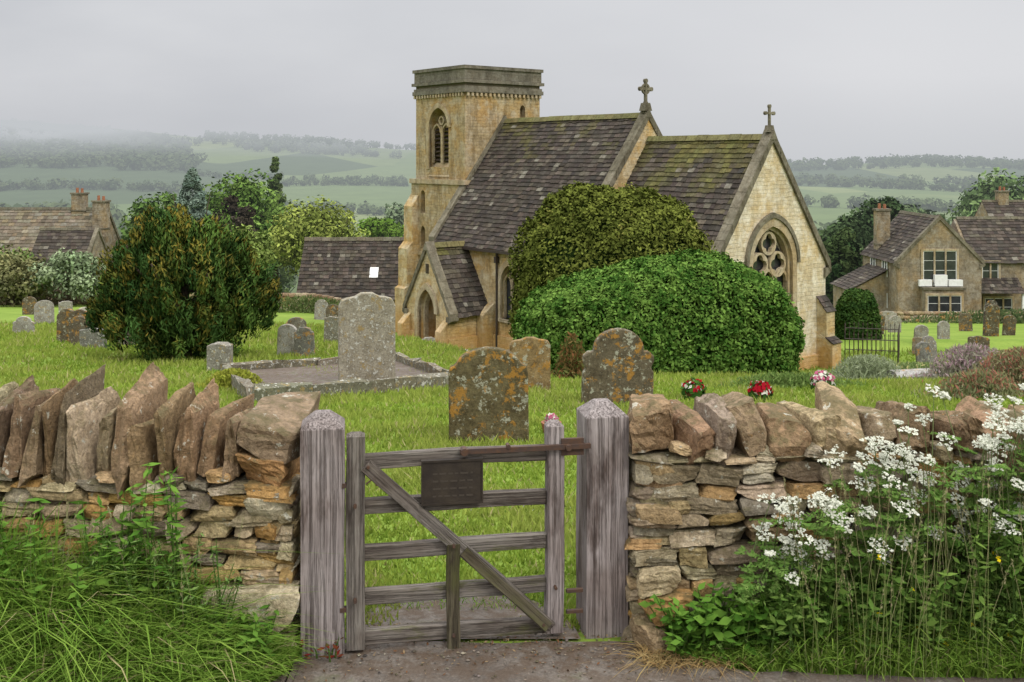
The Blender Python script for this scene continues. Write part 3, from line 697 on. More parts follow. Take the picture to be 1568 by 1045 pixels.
t.box(-4.75,-4.65,12.3,13.75,-.1,2.4,m=1); t.box(-5.84,-5.78,12.93,13.11,2.95,3.35,m=1)
t.build('porch_doorway',[M_trim,M_door],CH)
t=MB(); gabroof(t,w1,.3,6.0,e1,r1,mossy=1.); gabroof(t,w2,6.35,15.2,e2,r2,mossy=.25); t.build('main_roofs',[M_roof],CH)
t=MB(); gabroof(t,1.57,-5.5,-3.6,1.55,4.0,cx=13.02,axis='x',m=0,mossy=.2)
t.build('porch_roof',[M_roof],CH)
t=MB(); coping(t,w1,e1,r1,-.1,.32); coping(t,w2,e2,r2,5.95,6.37); coping(t,w2,e2,r2,15.18,15.58); coping(t,1.57,1.55,4.0,-5.9,-5.5,axis='x',cx=13.02,t=.14)
t.build('gable_copings',[M_cope],CH)
t=MB()
t.box(-w2-.32,-w2-.2,6.4,15.15,e2-.33,e2-.22); t.cyl((-w2-.1,10.75,e2-.3),(-w2-.1,10.75,.0),.05,.05,8); t.cyl((-3.95,11.2,1.4),(-3.95,11.2,0),.05,.05,8)
t.box(-w2-.2,-w2-.02,10.68,10.82,e2-.75,e2-.5)
t.build('gutter_and_downpipes',[M_iron],CH)
def cross(y,z,s,ornate):
    t=MB(); t.prism([(-.2*s,z),(.2*s,z),(.1*s,z+.3*s),(-.1*s,z+.3*s)],y-.15*s,y+.15*s)
    b_=z+.28*s
    t.box(-.05*s,.05*s,y-.05*s,y+.05*s,b_,b_+.85*s); t.box(-.27*s,-.052*s,y-.049*s,y+.049*s,b_+.5*s,b_+.6*s); t.box(.052*s,.27*s,y-.049*s,y+.049*s,b_+.5*s,b_+.6*s)
    for (x,zz) in ((-.28*s,b_+.55*s),(.28*s,b_+.55*s),(0,b_+.86*s)):
        t.cyl((x,y-.055*s,zz),(x,y+.055*s,zz),.085*s,.085*s,10)
    if ornate:
        th=np.linspace(0,2*math.pi,17)[:-1]; t.ring([(.21*s*math.cos(q),b_+.55*s+.21*s*math.sin(q)) for q in th],[(.15*s*math.cos(q),b_+.55*s+.15*s*math.sin(q)) for q in th],y-.04*s,y+.04*s)
        t.cyl((0,y,z-.1),(0,y,z+.35*s),.16*s,.09*s,8)
    t.build('gable_cross',[M_cope],CH)
cross(.1,r1+.26,.8,False); cross(6.15,r2+.26,1.05,True)
CH.location=(9.12,36.69,-5.5); CH.rotation_euler=(0,0,math.radians(38.3))
# ---------------------------------------------------------------- cottages
def window(t,x0,x1,z0,z1,y,nl=2,rows=3,stone=True,mg=1,mw=2,ms=3):
    t.box(x0,x1,y-.02,y+.01,z0,z1,m=mg)
    fw=(x1-x0)/nl
    for i in range(nl):
        a_=x0+i*fw; b_=a_+fw
        t.box(a_,a_+.05,y-.05,y-.021,z0,z1,m=mw); t.box(b_-.05,b_,y-.05,y-.021,z0,z1,m=mw); t.box(a_+.051,b_-.051,y-.05,y-.021,z0,z0+.05,m=mw); t.box(a_+.051,b_-.051,y-.05,y-.021,z1-.05,z1,m=mw)
        for j in range(1,rows): zz=z0+(z1-z0)*j/rows; t.box(a_+.051,b_-.051,y-.045,y-.022,zz-.012,zz+.012,m=mw)
    t.box(x0-.15,x0-.001,y-.09,y,z0-.12,z1+.15,m=ms); t.box(x1+.001,x1+.15,y-.09,y,z0-.12,z1+.15,m=ms)
    t.box(x0,x1,y-.09,y,z1+.001,z1+.16,m=ms); t.box(x0,x1,y-.12,y,z0-.12,z0-.001,m=ms)
    for i in range(1,nl): t.box(x0+i*fw-.06,x0+i*fw+.06,y-.10,y-.051,z0,z1,m=ms)
CM=[M_cot,M_glass,M_white,M_trim,M_cope,M_roof,M_terra]
def chimney(t,x,y,z0,z1,w=.5,d=.4):
    t.box(x-w,x+w,y-d,y+d,z0,z1,m=0); t.box(x-w-.08,x+w+.08,y-d-.08,y+d+.08,z1,z1+.15,m=4); t.box(x-w-.06,x+w+.06,y-d-.06,y+d+.06,z0+.6,z0+.7,m=4) 
    t.cyl((x-.2,y,z1+.15),(x-.2,y,z1+.55),.13,.11,8,m=6); t.cyl((x+.2,y,z1+.15),(x+.2,y,z1+.5),.13,.11,8,m=6)
H=empty('stone_cottage',(0,0,0)); t=MB()
t.prism([(27.7,-2),(33.7,-2),(33.7,4.2),(30.7,7.3),(27.7,4.2)],75,82.5,m=0)
gabroof(t,3.0,75.2,82.6,4.2,7.3,cx=30.7,m=5,ch=.3,tw=(.3,.5)); coping(t,3.0,4.2,7.3,74.9,75.25,cx=30.7,m=4,t=.16)
t.prism([(76.5,-2),(82.5,-2),(82.5,4.1),(79.5,7.0),(76.5,4.1)],33.6,47,m=0,axis='x')
gabroof(t,3.0,33.8,47.2,4.1,7.0,cx=79.5,axis='x',m=5,ch=.3,tw=(.3,.5))
t.prism([(24.9,-2),(27.7,-2),(27.7,3.3),(24.9,1.9)],77,81,m=0)
tiles(t,(24.7,76.8,1.9),(24.7,81.2,1.9),(27.75,81.2,3.5),(27.75,76.8,3.5),m=5,ch=.3)
t.box(29.3,32.1,74.2,75,-1.5,2.3,m=0); t.box(29.2,32.2,74.1,75,2.301,2.45,m=4)
window(t,29.5,31.9,.2,1.9,74.2,3,3); window(t,29.5,31.9,2.9,5.0,75,3,3)
t.box(29.1,30.0,74.6,74.9,2.5,2.95,m=2); t.box(31.2,32.2,74.6,74.9,2.5,2.95,m=2); t.box(30.2,31.1,74.6,74.9,2.5,3.3,m=2)
window(t,34.4,35.6,2.8,4.0,76.5,2,2); window(t,34.6,36.6,.1,1.4,76.5,3,2); window(t,38.6,40.4,2.7,3.9,76.5,2,2); window(t,38.6,40.4,.2,1.6,76.5,3,2)
tiles(t,(33.8,75.2,1.9),(37,75.2,1.9),(37,76.5,2.9),(33.8,76.5,2.9),m=5,ch=.3); t.box(36.8,36.95,75.3,75.45,-1,1.9,m=2)
for y_,z_ in ((77.5,2.9),(80.,2.9),(77.5,.6)): 
    t.box(27.66,27.72,y_-.5,y_+.5,z_,z_+1.1,m=1); t.box(27.62,27.66,y_-.55,y_-.45,z_,z_+1.1,m=2); t.box(27.62,27.66,y_+.45,y_+.55,z_,z_+1.1,m=2); t.box(27.62,27.66,y_-.05,y_+.05,z_,z_+1.1,m=2)
chimney(t,28.5,80.5,4.4,7.6); chimney(t,43,79.5,6,8.3)
t.build('cottage_fabric',CM,H); H.location=(0,0,-9.5)
H=empty('stone_house',(0,0,-9.9)); t=MB()
t.prism([(58,-4),(66,-4),(66,4.6),(62,8),(58,4.6)],100,110,m=0); gabroof(t,4,100.2,110,4.6,8,cx=62,m=5,ch=.4,tw=(.4,.6)); coping(t,4,4.6,8,99.9,100.3,cx=62,m=4)
t.prism([(101,-4),(108,-4),(108,4.4),(104.5,7.6),(101,4.4)],47,58,m=0,axis='x'); gabroof(t,3.5,47,58,4.4,7.6,cx=104.5,axis='x',m=5,ch=.4,tw=(.4,.6))
window(t,61,63,2.5,4,100,2,2); window(t,52,54,2,3.4,101,2,2); chimney(t,49,104.5,6.5,8.6)
t.build('house_fabric',CM,H)
LP=[(.16,.14,.105),(.20,.18,.135),(.13,.11,.08),(.18,.15,.10)]
H=empty('stone_farmhouse',(0,0,-9.9)); t=MB()
t.prism([(84,-2),(91,-2),(91,3.9),(87.5,7.7),(84,3.9)],-52,-33.9,m=0,axis='x'); gabroof(t,3.5,-52,-34.2,3.9,7.7,cx=87.5,axis='x',m=5,ch=.35,tw=(.35,.6),pal=LP,light=.1)
coping(t,3.5,3.9,7.7,-34.2,-33.8,axis='x',cx=87.5,m=4)
chimney(t,-36.2,87.5,7,9.0,.55,.4); chimney(t,-33.9,86.2,5.6,8.4,.55,.45)
t.prism([(79.5,-2),(84,-2),(84,4.0),(81.75,6.4),(79.5,4.0)],-36.8,-32.4,m=0,axis='x'); gabroof(t,2.25,-36.9,-32.6,4.0,6.4,cx=81.75,axis='x',m=5,ch=.3,tw=(.3,.5))
coping(t,2.25,4.0,6.4,-32.6,-32.3,axis='x',cx=81.75,m=4,t=.16)
t.box(-32.39,-32.36,81,82.4,1.2,2.6,m=1)
window(t,-35.5,-34.3,2.2,3.3,79.5,2,2); window(t,-43,-41,1.6,2.9,84,3,2); window(t,-48,-46,1.6,2.9,84,3,2)
t.build('farmhouse_fabric',CM,H)
H=empty('low_stone_barn',(0,0,-7.0)); t=MB()
t.prism([(60,-2),(65,-2),(65,1.3),(62.5,4.25),(60,1.3)],-12.3,-3,m=0,axis='x'); gabroof(t,2.5,-12.4,-3,1.3,4.25,cx=62.5,axis='x',m=5,ch=.25,oh=.25)
t.add([(-8.3,60.7,2.25),(-7.8,60.7,2.25),(-7.8,61.15,2.8),(-8.3,61.15,2.8)],[(0,1,2,3)],m=2)
t.build('barn_fabric',CM,H)
def farwall(name,pts,h,th=.4):
    t=MB()
    for (xa,ya),(xb,yb) in zip(pts[:-1],pts[1:]):
        n=max(1,int(math.hypot(xb-xa,yb-ya)/.35))
        for i in range(n):
            q=i/n; x=xa+(xb-xa)*q; y=ya+(yb-ya)*q; z=g1(x,y)
            for k_ in range(int(h/.25)+1):
                stone(t,(x+R(-.05,.05),y,z+k_*.25+.1),(.42,th,.28 if k_<int(h/.25) else .22),vc(random.choice(PAL if k_<int(h/.25) else CPAL)),rnd=.2,tmpl=T2)
    t.build(name,[M_wall],None,True)
farwall('churchyard_wall',[(-46,69),(-30,69),(-19,67)],1.1)
farwall('churchyard_wall',[(-13.6,57),(-6.2,55.5)],.9)
farwall('garden_wall',[(24.5,71.5),(46,72.5)],.7)
# ---------------------------------------------------------------- gravestones
def gpoly(style,w,h):
    w=w/2; P=[(-w,-.35),(w,-.35)]
    if style=='rect': P+=[(w,h*.93),(w*.72,h*.95),(w*.5,h),(-w*.5,h),(-w*.75,h*.94),(-w,h*.93)]
    elif style=='round':
        P+=[(w*math.cos(a_),h-w*.75+w*.75*math.sin(a_)) for a_ in np.linspace(0,math.pi,15)]
    elif style=='shoulder':
        P+=[(w,h*.76),(w*.93,h*.83),(w*.8,h*.86),(w*.74,h*.85)]
        P+=[(w*.74*math.cos(a_),h*.87+(h*.13)*math.sin(a_)) for a_ in np.linspace(.15,math.pi-.15,11)]
        P+=[(-w*.74,h*.85),(-w*.8,h*.86),(-w*.93,h*.83),(-w,h*.76)]
    elif style=='domed':
        P+=[(w,h*.72),(w*.96,h*.80),(w*.86,h*.82)]
        P+=[(w*.82*math.cos(a_),h*.80+(h*.20)*math.sin(a_)) for a_ in np.linspace(.2,math.pi-.2,11)]
        P+=[(-w*.86,h*.82),(-w*.96,h*.80),(-w,h*.72)]
    elif style=='lobed':
        P+=[(w,h*.42),(w*.92,h*.48),(w*1.0,h*.56),(w*1.0,h*.64),(w*.86,h*.70),(w*.72,h*.70)]
        P+=[(w*.70*math.cos(a_),h*.74+(h*.26)*math.sin(a_)) for a_ in np.linspace(.1,math.pi-.1,11)]
        P+=[(-w*.72,h*.70),(-w*.86,h*.70),(-w,h*.64),(-w,h*.56),(-w*.92,h*.48),(-w,h*.42)]
    elif style=='wavy':
        P+=[(w,h*.86),(w*.9,h*.93),(w*.7,h*.95),(w*.45,h*.96),(w*.2,h),(-w*.2,h),(-w*.45,h*.96),(-w*.7,h*.95),(-w*.9,h*.93),(-w,h*.86)]
    return P
def grave(x,y,w,h,style,col,mat=None,t=.11,rz=0,tilt=0,lean=0):
    k=MB(); k.prism(gpoly(style,w,h),-t/2,t/2,col)
    o=k.build('gravestone',[mat or M_grave]); o.location=(x,y,g1(x,y)); o.rotation_euler=(tilt,lean,rz)
    bv=o.modifiers.new('bev','BEVEL'); bv.width=.018; bv.segments=2; bv.limit_method='ANGLE'
    return o
DK=(.12,.10,.065); GY=(.26,.25,.22); OC=(.24,.17,.08)
grave(-.25,11.3,.86,1.02,'domed',(.12,.10,.05),t=.13,rz=.08,lean=-.01)
grave(.31,18,.70,.92,'wavy',OC,t=.12,rz=.1)
grave(1.56,15.5,1.07,1.12,'lobed',DK,t=.14,rz=.15,lean=.02)
grave(-2.64,19,1.02,1.72,'wavy',(.28,.26,.20),M_grave2,t=.2,rz=.25)
grave(-6.15,22,.47,.58,'rect',(.22,.21,.18),M_grave2,t=.3,rz=-.1)
for (x,y,w,h,st,c_,mt) in [(-5.6,26,.5,.78,'round',(.35,.34,.31),M_grave2),(-5.05,25.5,.48,.72,'shoulder',(.15,.15,.13),M_grave),(-6.4,31,.6,.75,'round',(.16,.15,.12),M_grave),(-5.3,31,.6,.78,'rect',(.2,.19,.15),M_grave2),
  (-18.8,42,.75,.95,'round',GY,M_grave2),(-16.6,35.5,.7,.6,'lobed',(.3,.29,.26),M_grave2),(-13.2,31,.6,1.0,'shoulder',DK,M_grave),(-16.0,39,.6,.8,'round',(.5,.48,.42),M_grave2),
  (-12.0,29,.55,.85,'round',(.12,.1,.07),M_grave),(-12.4,30,.6,1.0,'wavy',DK,M_grave),(-11.3,28.2,.7,.55,'rect',(.2,.2,.18),M_grave2),(-10.8,29.2,.5,.8,'rect',(.14,.12,.1),M_grave),
  (14.6,37,.55,1.15,'round',(.17,.17,.16),M_grave),(15.2,38,.6,1.2,'shoulder',(.2,.19,.17),M_grave2),(18.3,41,.8,.75,'wavy',DK,M_grave),(22.5,49,.6,1.5,'rect',DK,M_grave),(22.9,50,.7,1.7,'shoulder',(.08,.07,.055),M_grave),(20.5,56,.8,.9,'round',GY,M_grave2),
  (16.5,50,.7,.8,'round',GY,M_grave2),(18.2,52,.6,1.0,'rect',DK,M_grave),(25.2,58,.7,1.0,'shoulder',DK,M_grave),(26.5,52,.6,.8,'round',GY,M_grave2),(-3.0,38,.5,.8,'rect',GY,M_grave2),(-7.5,44,.6,.9,'round',DK,M_grave),(-8.6,47,.6,.9,'shoulder',GY,M_grave2),(-4.6,33,.5,.6,'rect',DK,M_grave),
  (-20.5,48,.6,.8,'rect',GY,M_grave2),(-24,52,.7,.9,'round',DK,M_grave),(18.9,36,.7,.6,'rect',(.25,.2,.17),M_grave2),(19.6,38,.7,.8,'lobed',DK,M_grave),(17.2,44,.6,.8,'round',GY,M_grave2),(24.0,50.5,.6,1.0,'round',DK,M_grave),(16.9,36.5,.9,.6,'wavy',(.10,.085,.06),M_grave),(19.0,46,.6,.8,'shoulder',GY,M_grave2),(21.6,60,.8,1.1,'rect',(.3,.28,.24),M_grave2),(19.4,60,.8,1.0,'round',DK,M_grave),(17.0,62,.8,1.0,'shoulder',GY,M_grave2),(28.5,62,.8,1.1,'round',DK,M_grave),(16.0,41,.6,.7,'rect',(.2,.17,.12),M_grave)]:
    grave(x,y,w,h,st,c_,mt,rz=R(-.3,.5),tilt=R(-.08,.08),lean=R(-.07,.07))
def tomb(x,y,l,w,h,rz,col):
    e=empty('chest_tomb',(x,y,g1(x,y)),rz); t=MB(); t.box(-l/2,l/2,-w/2,w/2,-.4,h,col); t.build('chest',[M_grave2],e)
    t=MB(); t.prism([(-w/2-.06,h+.001),(w/2+.06,h+.001),(w/2+.06,h+.09),(w*.25,h+.17),(-w*.25,h+.17),(-w/2-.06,h+.09)],-l/2-.06,l/2+.06,col,axis='x'); t.build('lid',[M_grave],e)
tomb(-1.5,36.2,1.7,.7,.35,.5,(.22,.21,.19)); tomb(-.3,36.5,1.2,.6,.6,.9,(.2,.14,.09)); tomb(-2.2,38.6,1.2,.6,.35,.6,(.3,.28,.24))
tomb(-5.1,9.0,1.6,.8,.28,.1,(.06,.055,.05))
tomb(8.2,21.3,.9,.4,.05,.2,(.35,.35,.34))
K=empty('kerbed_grave_plot'); t=MB()
Acr=[(-3.95,15.9),(-.95,18.9),(-2.6,23.6),(-5.75,20.9)]
for (xa,ya),(xb,yb) in zip(Acr,Acr[1:]+Acr[:1]):
    L=math.hypot(xb-xa,yb-ya); n=int(L/.9)
    for i in range(n):
        q=(i+.5)/n; x=xa+(xb-xa)*q; y=ya+(yb-ya)*q
        stone(t,(0,0,0),(L/n*.99,.16,.38),vc((.15,.14,.10)),Matrix.Translation((x,y,g1(x,y)+.05))@Matrix.Rotation(math.atan2(yb-ya,xb-xa),4,'Z')@Matrix.Rotation(-math.atan2(g1(xb,yb)-g1(xa,ya),L),4,'Y'),rnd=.05,amp=.012)
t.build('kerb_stones',[M_grave2],K)
t=MB(); vs=[];fs=[];nn=10
for j in range(nn):
    for i in range(nn):
        u_=i/(nn-1); v_=j/(nn-1)
        x=(Acr[0][0]*(1-u_)+Acr[1][0]*u_)*(1-v_)+(Acr[3][0]*(1-u_)+Acr[2][0]*u_)*v_; y=(Acr[0][1]*(1-u_)+Acr[1][1]*u_)*(1-v_)+(Acr[3][1]*(1-u_)+Acr[2][1]*u_)*v_
        vs.append((x,y,g1(x,y)+.10))
for j in range(nn-1):
    for i in range(nn-1): fs.append((j*nn+i,j*nn+i+1,(j+1)*nn+i+1,(j+1)*nn+i))
t.add(vs,fs,(.28,.25,.21)); t.build('gravel_bed',[M_road],K)
e=empty('iron_railing'); t=MB()
for (p,q) in (((12.3,38.6),(14.1,38.2)),((14.1,38.2),(15.2,41)),((12.3,38.6),(13.2,41.4)),((13.2,41.4),(15.2,41))):
    n=12; za=g1(*p);zb=g1(*q)
    for i in range(n+1):
        s_=i/n; x=p[0]+(q[0]-p[0])*s_; y=p[1]+(q[1]-p[1])*s_; z=za+(zb-za)*s_; t.cyl((x,y,z-.2),(x,y,z+1.15),.014,.012,5); t.cyl((x,y,z+1.15),(x,y,z+1.25),.025,.002,5)
    for hz_ in (.15,1.0): t.cyl((p[0],p[1],za+hz_),(q[0],q[1],zb+hz_),.018,.018,5)
t.build('bars',[M_iron],e)
# ---------------------------------------------------------------- hedge, bush, yew
def nz3(P,s): return np.array([noise.noise(Vector(p)*s) for p in P])
def shrubdome(name,cen,rad,zbase,n,size,cA,cB,prof=None,power=2.6,bumpy=.10,core=.9,bs=.9,asp=.55,fine=.04):
    e=empty(name); cen=np.array(cen);rad=np.array(rad)
    def surf(d,k=1.):
        q=(np.abs(d)**power).sum(1)**(-1/power); P=d*q[:,None]*rad
        if prof is not None: P[:,2]*=np.interp(P[:,0]/rad[0],prof[0],prof[1])
        nn=nz3(P,bs)+.5*nz3(P,bs*3.1); return P*(1+bumpy*nn+fine*nz3(P,bs*7))[:,None]*k,nn
    d=sphere(n); d[:,2]=np.where(d[:,2]<-.5,-d[:,2],d[:,2])
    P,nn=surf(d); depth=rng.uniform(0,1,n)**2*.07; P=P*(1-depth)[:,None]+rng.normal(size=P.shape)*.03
    P=P+cen; ok=P[:,2]>zbase-.2; P=P[ok];dk=d[ok];nn=nn[ok]
    n=len(P); Nn=unit(dk/rad*rad.mean()+rng.normal(size=(n,3))*.75+np.array([0,0,.2]))
    m_=np.clip(.5+nz3(P,2.3)*.9+nz3(P,7)*.6+rng.normal(size=n)*.3,0,1)[:,None]
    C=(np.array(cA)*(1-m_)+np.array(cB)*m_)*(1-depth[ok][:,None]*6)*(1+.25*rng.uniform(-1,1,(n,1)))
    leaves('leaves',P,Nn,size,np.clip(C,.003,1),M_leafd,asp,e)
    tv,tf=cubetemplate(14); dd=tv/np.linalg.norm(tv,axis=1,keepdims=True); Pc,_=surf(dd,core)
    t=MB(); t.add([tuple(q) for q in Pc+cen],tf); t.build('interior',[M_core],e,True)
    t=MB()
    for i in range(5): t.cyl((cen[0]+R(-.3,.3)*rad[0],cen[1],zbase-.4),(cen[0]+R(-.5,.5)*rad[0],cen[1]+R(-.3,.3),cen[2]),.08,.03,6)
    t.build('stems',[M_bark],e); return e
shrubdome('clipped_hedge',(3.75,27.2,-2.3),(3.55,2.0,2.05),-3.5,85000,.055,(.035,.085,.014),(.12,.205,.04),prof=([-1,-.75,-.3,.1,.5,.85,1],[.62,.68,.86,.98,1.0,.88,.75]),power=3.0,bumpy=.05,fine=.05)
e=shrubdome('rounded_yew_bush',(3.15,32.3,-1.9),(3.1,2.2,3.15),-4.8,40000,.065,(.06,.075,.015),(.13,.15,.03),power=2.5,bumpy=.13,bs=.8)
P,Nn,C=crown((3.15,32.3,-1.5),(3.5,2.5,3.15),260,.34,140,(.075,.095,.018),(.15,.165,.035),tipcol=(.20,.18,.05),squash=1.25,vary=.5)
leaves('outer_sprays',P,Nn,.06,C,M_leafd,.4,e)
Yx,Yy=-7.9,25.2; Yz=g1(Yx,Yy)
e=empty('yew_tree'); trunk(e,Yx,Yy,Yz,3.6,.2,1.8,9)
PP=[];NN=[];CC=[]
for (dx_,dz_,rx_,rz_,nc_) in ((0,1.6,1.9,1.5,220),(-.35,2.65,.95,1.05,80),(.75,2.5,.95,.9,70),(-1.3,2.0,.8,.9,45),(1.6,1.5,.75,.85,50),(-1.6,1.2,.75,.9,55),(0,.8,2.1,.85,110),(1.3,2.2,.5,.8,25),(-1.0,2.7,.4,.7,18)):
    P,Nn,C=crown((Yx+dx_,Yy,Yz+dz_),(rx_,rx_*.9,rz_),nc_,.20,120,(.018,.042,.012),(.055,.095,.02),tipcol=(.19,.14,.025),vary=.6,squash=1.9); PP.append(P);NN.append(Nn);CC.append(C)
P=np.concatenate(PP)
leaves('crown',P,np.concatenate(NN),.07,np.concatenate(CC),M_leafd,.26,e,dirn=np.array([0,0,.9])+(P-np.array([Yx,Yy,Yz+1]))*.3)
shrubdome('dark_hedge',(15.2,46,-5.2),(.9,.9,1.6),-6.2,9000,.07,(.025,.055,.015),(.05,.09,.02))
G1=(.07,.13,.025);G2=(.13,.20,.045)
tree('blue_conifer',-26,85,11.2,2.6,(.09,.13,.10),(.14,.18,.14),nc=150,per=80,size=.2,shape='cone',low=.08,cr=.85,asp=.3)
tree('ash_tree',-24.5,96,12.6,4.4,G1,G2,nc=110,per=110,size=.22)
tree('copper_beech',-23.4,88,9.6,1.9,(.035,.028,.024),(.055,.045,.032),nc=40,per=100,size=.2)
tree('column_tree',-24.9,110,16.0,1.5,(.05,.08,.025),(.08,.11,.035),nc=80,per=80,size=.2,shape='cone',low=.1,cr=1.0)
tree('willow_tree',-16.1,86,8.6,4.4,(.13,.17,.035),(.19,.22,.05),nc=110,per=100,size=.18)
tree('hazel_tree',-19.5,74,5.6,2.6,(.10,.14,.035),(.15,.19,.05),nc=60,per=100,size=.16)
tree('maple_tree',-12.5,98,8.8,3.3,(.08,.15,.02),(.14,.21,.04),nc=60,per=100,size=.22)
tree('oak_tree',-15.5,140,14,3.4,(.08,.11,.06),(.11,.14,.08),nc=60,per=80,size=.35)
tree('oak_tree',-31,92,10.5,3.2,(.06,.11,.025),(.10,.15,.04),nc=60,per=100,size=.22)
tree('pear_tree',-27.8,65.5,3.5,2.2,(.14,.19,.10),(.19,.23,.13),nc=50,per=90,size=.13,low=.1)
tree('garden_shrub',-31,65,3.3,2.6,(.12,.13,.06),(.17,.16,.07),nc=50,per=90,size=.13,low=.05)
tree('garden_shrub',-38,76,5,3.0,(.07,.12,.03),(.11,.15,.04),nc=50,per=80,size=.17,low=.05)
tree('cypress_tree',34.2,97,11.2,3.2,(.03,.055,.022),(.055,.085,.032),nc=120,per=100,size=.24,shape='ell',low=.1,cr=1.0)
tree('cypress_tree',29.6,92,8.6,3.0,(.03,.05,.022),(.05,.075,.03),nc=100,per=100,size=.24,shape='ell',low=.03)
tree('yew_tree',26.9,86,7.2,2.0,(.022,.045,.015),(.045,.065,.022),nc=70,per=100,size=.2,low=.02)
tree('beech_tree',61,128,17,6.5,(.08,.13,.05),(.12,.17,.06),nc=120,per=100,size=.36)
tree('beech_tree',52,140,14,5.5,(.08,.12,.05),(.11,.15,.07),nc=90,per=90,size=.36)
tree('beech_tree',38,150,13,5.0,(.08,.12,.06),(.11,.15,.08),nc=90,per=80,size=.36)
tx=[];ty=[];th_=[]
def addt(x,y,h): tx.append(x);ty.append(y);th_.append(h)
for i in range(220):
    y=R(150,420); a_=R(-.6,.6); addt(a_*y,y,R(5,10))
for i in range(160):
    y=R(380,470); a_=R(-.6,-.38); addt(a_*y,y,R(6,11))
for i in range(1000):
    y=R(840,1180); a_=R(-.7,-.29-.05*R(0,1)); addt(a_*y,y,R(8,13))
for row in [(520,-.3,-.02,100,5),(700,-.22,-.03,110,5),(760,.2,.6,150,7),(880,-.3,-.1,70,5),(560,.26,.6,120,6),(340,.2,.6,90,6),(950,.2,.6,150,8),(640,-.6,-.3,120,7)]:
    for i in range(row[3]):
        a_=R(row[1],row[2]); y=row[0]*(1+.10*math.sin(a_*9+row[0])+.015*R(-1,1)); addt(a_*y,y,row[4]*R(.5,1.3))
for i in range(1300):
    y=R(1110,1300); a_=R(-.30,.65)
    if noise.noise(Vector((a_*7,y*.004,3)))>-.10: addt(a_*y,y,R(6,11))
tx=np.array(tx);ty=np.array(ty);th_=np.array(th_); tz=gz(tx,ty); per=40
idx=np.repeat(np.arange(len(tx)),per); n=len(idx); d=sphere(n); q=rng.uniform(.4,1,n)
P=np.stack([tx[idx]+d[:,0]*q*th_[idx]*.55,ty[idx]+d[:,1]*q*th_[idx]*.55,tz[idx]+th_[idx]*(.45+.5*d[:,2]*q)],1)
C=np.array([.04,.06,.025])+rng.uniform(0,.04,(len(tx),1))[idx]*np.array([1,1.1,.5])
Nn=unit(d+np.array([0,-.3,.4])+rng.normal(size=(n,3))*.3)
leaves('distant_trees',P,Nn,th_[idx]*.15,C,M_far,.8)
# ---------------------------------------------------------------- garden plants behind wall
def bed(name,x,y,rx,ry,h,n,size,cA,cB,asp=.3,flow=None,up=.9):
    X=x+rng.normal(size=n)*rx*.45; Y=y+rng.normal(size=n)*ry*.45
    rr=np.clip(1-((X-x)/rx)**2-((Y-y)/ry)**2,.05,1)**.5
    Z=gz(X,Y)+rng.uniform(0,1,n)*h*rr; P=np.stack([X,Y,Z],1); m_=rng.uniform(0,1,(n,1))
    C=np.array(cA)*(1-m_)+np.array(cB)*m_
    if flow:
        f=rng.uniform(0,1,n)<flow[0]; hi=f&(Z-gz(X,Y)>h*rr*.5); C[hi]=flow[1]
    leaves(name,P,unit(rng.normal(size=(n,3))),size,C,M_leaf,asp,dirn=np.array([0,0,up]))
bed('lavender_bush',9.0,20.5,.9,.7,.75,5000,.06,(.20,.19,.13),(.26,.25,.19),.2,(.5,(.32,.22,.24)))
bed('red_sedum_bush',8.6,17.6,1.0,.6,.75,6000,.05,(.16,.16,.07),(.24,.22,.12),.25,(.3,(.30,.13,.09)))
bed('red_sedum_bush',7.4,16.6,.7,.5,.45,3000,.05,(.16,.18,.07),(.22,.22,.12),.25,(.3,(.30,.13,.09)))
bed('grey_santolina_bush',7.3,21.5,.8,.6,.55,4000,.05,(.20,.24,.13),(.27,.30,.19),.2)
bed('garden_shrub',10.8,22,1.3,.8,.5,5000,.06,(.10,.17,.05),(.20,.24,.12),.3,(.15,(.4,.12,.1)))
bed('garden_shrub',9.5,25,2.2,1.0,.35,6000,.06,(.12,.18,.05),(.20,.24,.10),.3,(.08,(.5,.45,.2)))
bed('garden_shrub',5.0,19,1.2,.5,.25,2500,.05,(.10,.17,.04),(.17,.23,.07),.3)
bed('garden_shrub',14,29,2.2,1.0,.5,5000,.07,(.09,.15,.04),(.16,.2,.08),.3,(.08,(.5,.2,.2)))
bed('garden_shrub',17.5,34,2.0,.8,.45,4000,.07,(.10,.15,.05),(.18,.2,.09),.3,(.12,(.45,.3,.25)))
bed('yellow_shrub',-5.0,18.8,.55,.45,.35,3500,.04,(.20,.24,.03),(.28,.28,.05),.4)
bed('rose_shrub',1.25,22,.35,.35,1.0,900,.06,(.07,.11,.03),(.2,.09,.04),.4)
bed('churchyard_shrub',-33,67.5,9,1.0,1.3,5000,.14,(.12,.14,.06),(.20,.13,.11),.4)
bed('churchyard_shrub',-10,54.5,4,.8,.9,2500,.1,(.08,.12,.04),(.14,.17,.06),.4)
bed('churchyard_shrub',36,70,10,1.0,1.0,5000,.12,(.06,.10,.04),(.12,.15,.06),.4)
bed('white_clover_patch',0,8.0,.5,.35,.07,260,.012,(.10,.2,.03),(.15,.25,.05),.6,(.7,(.5,.5,.45)))
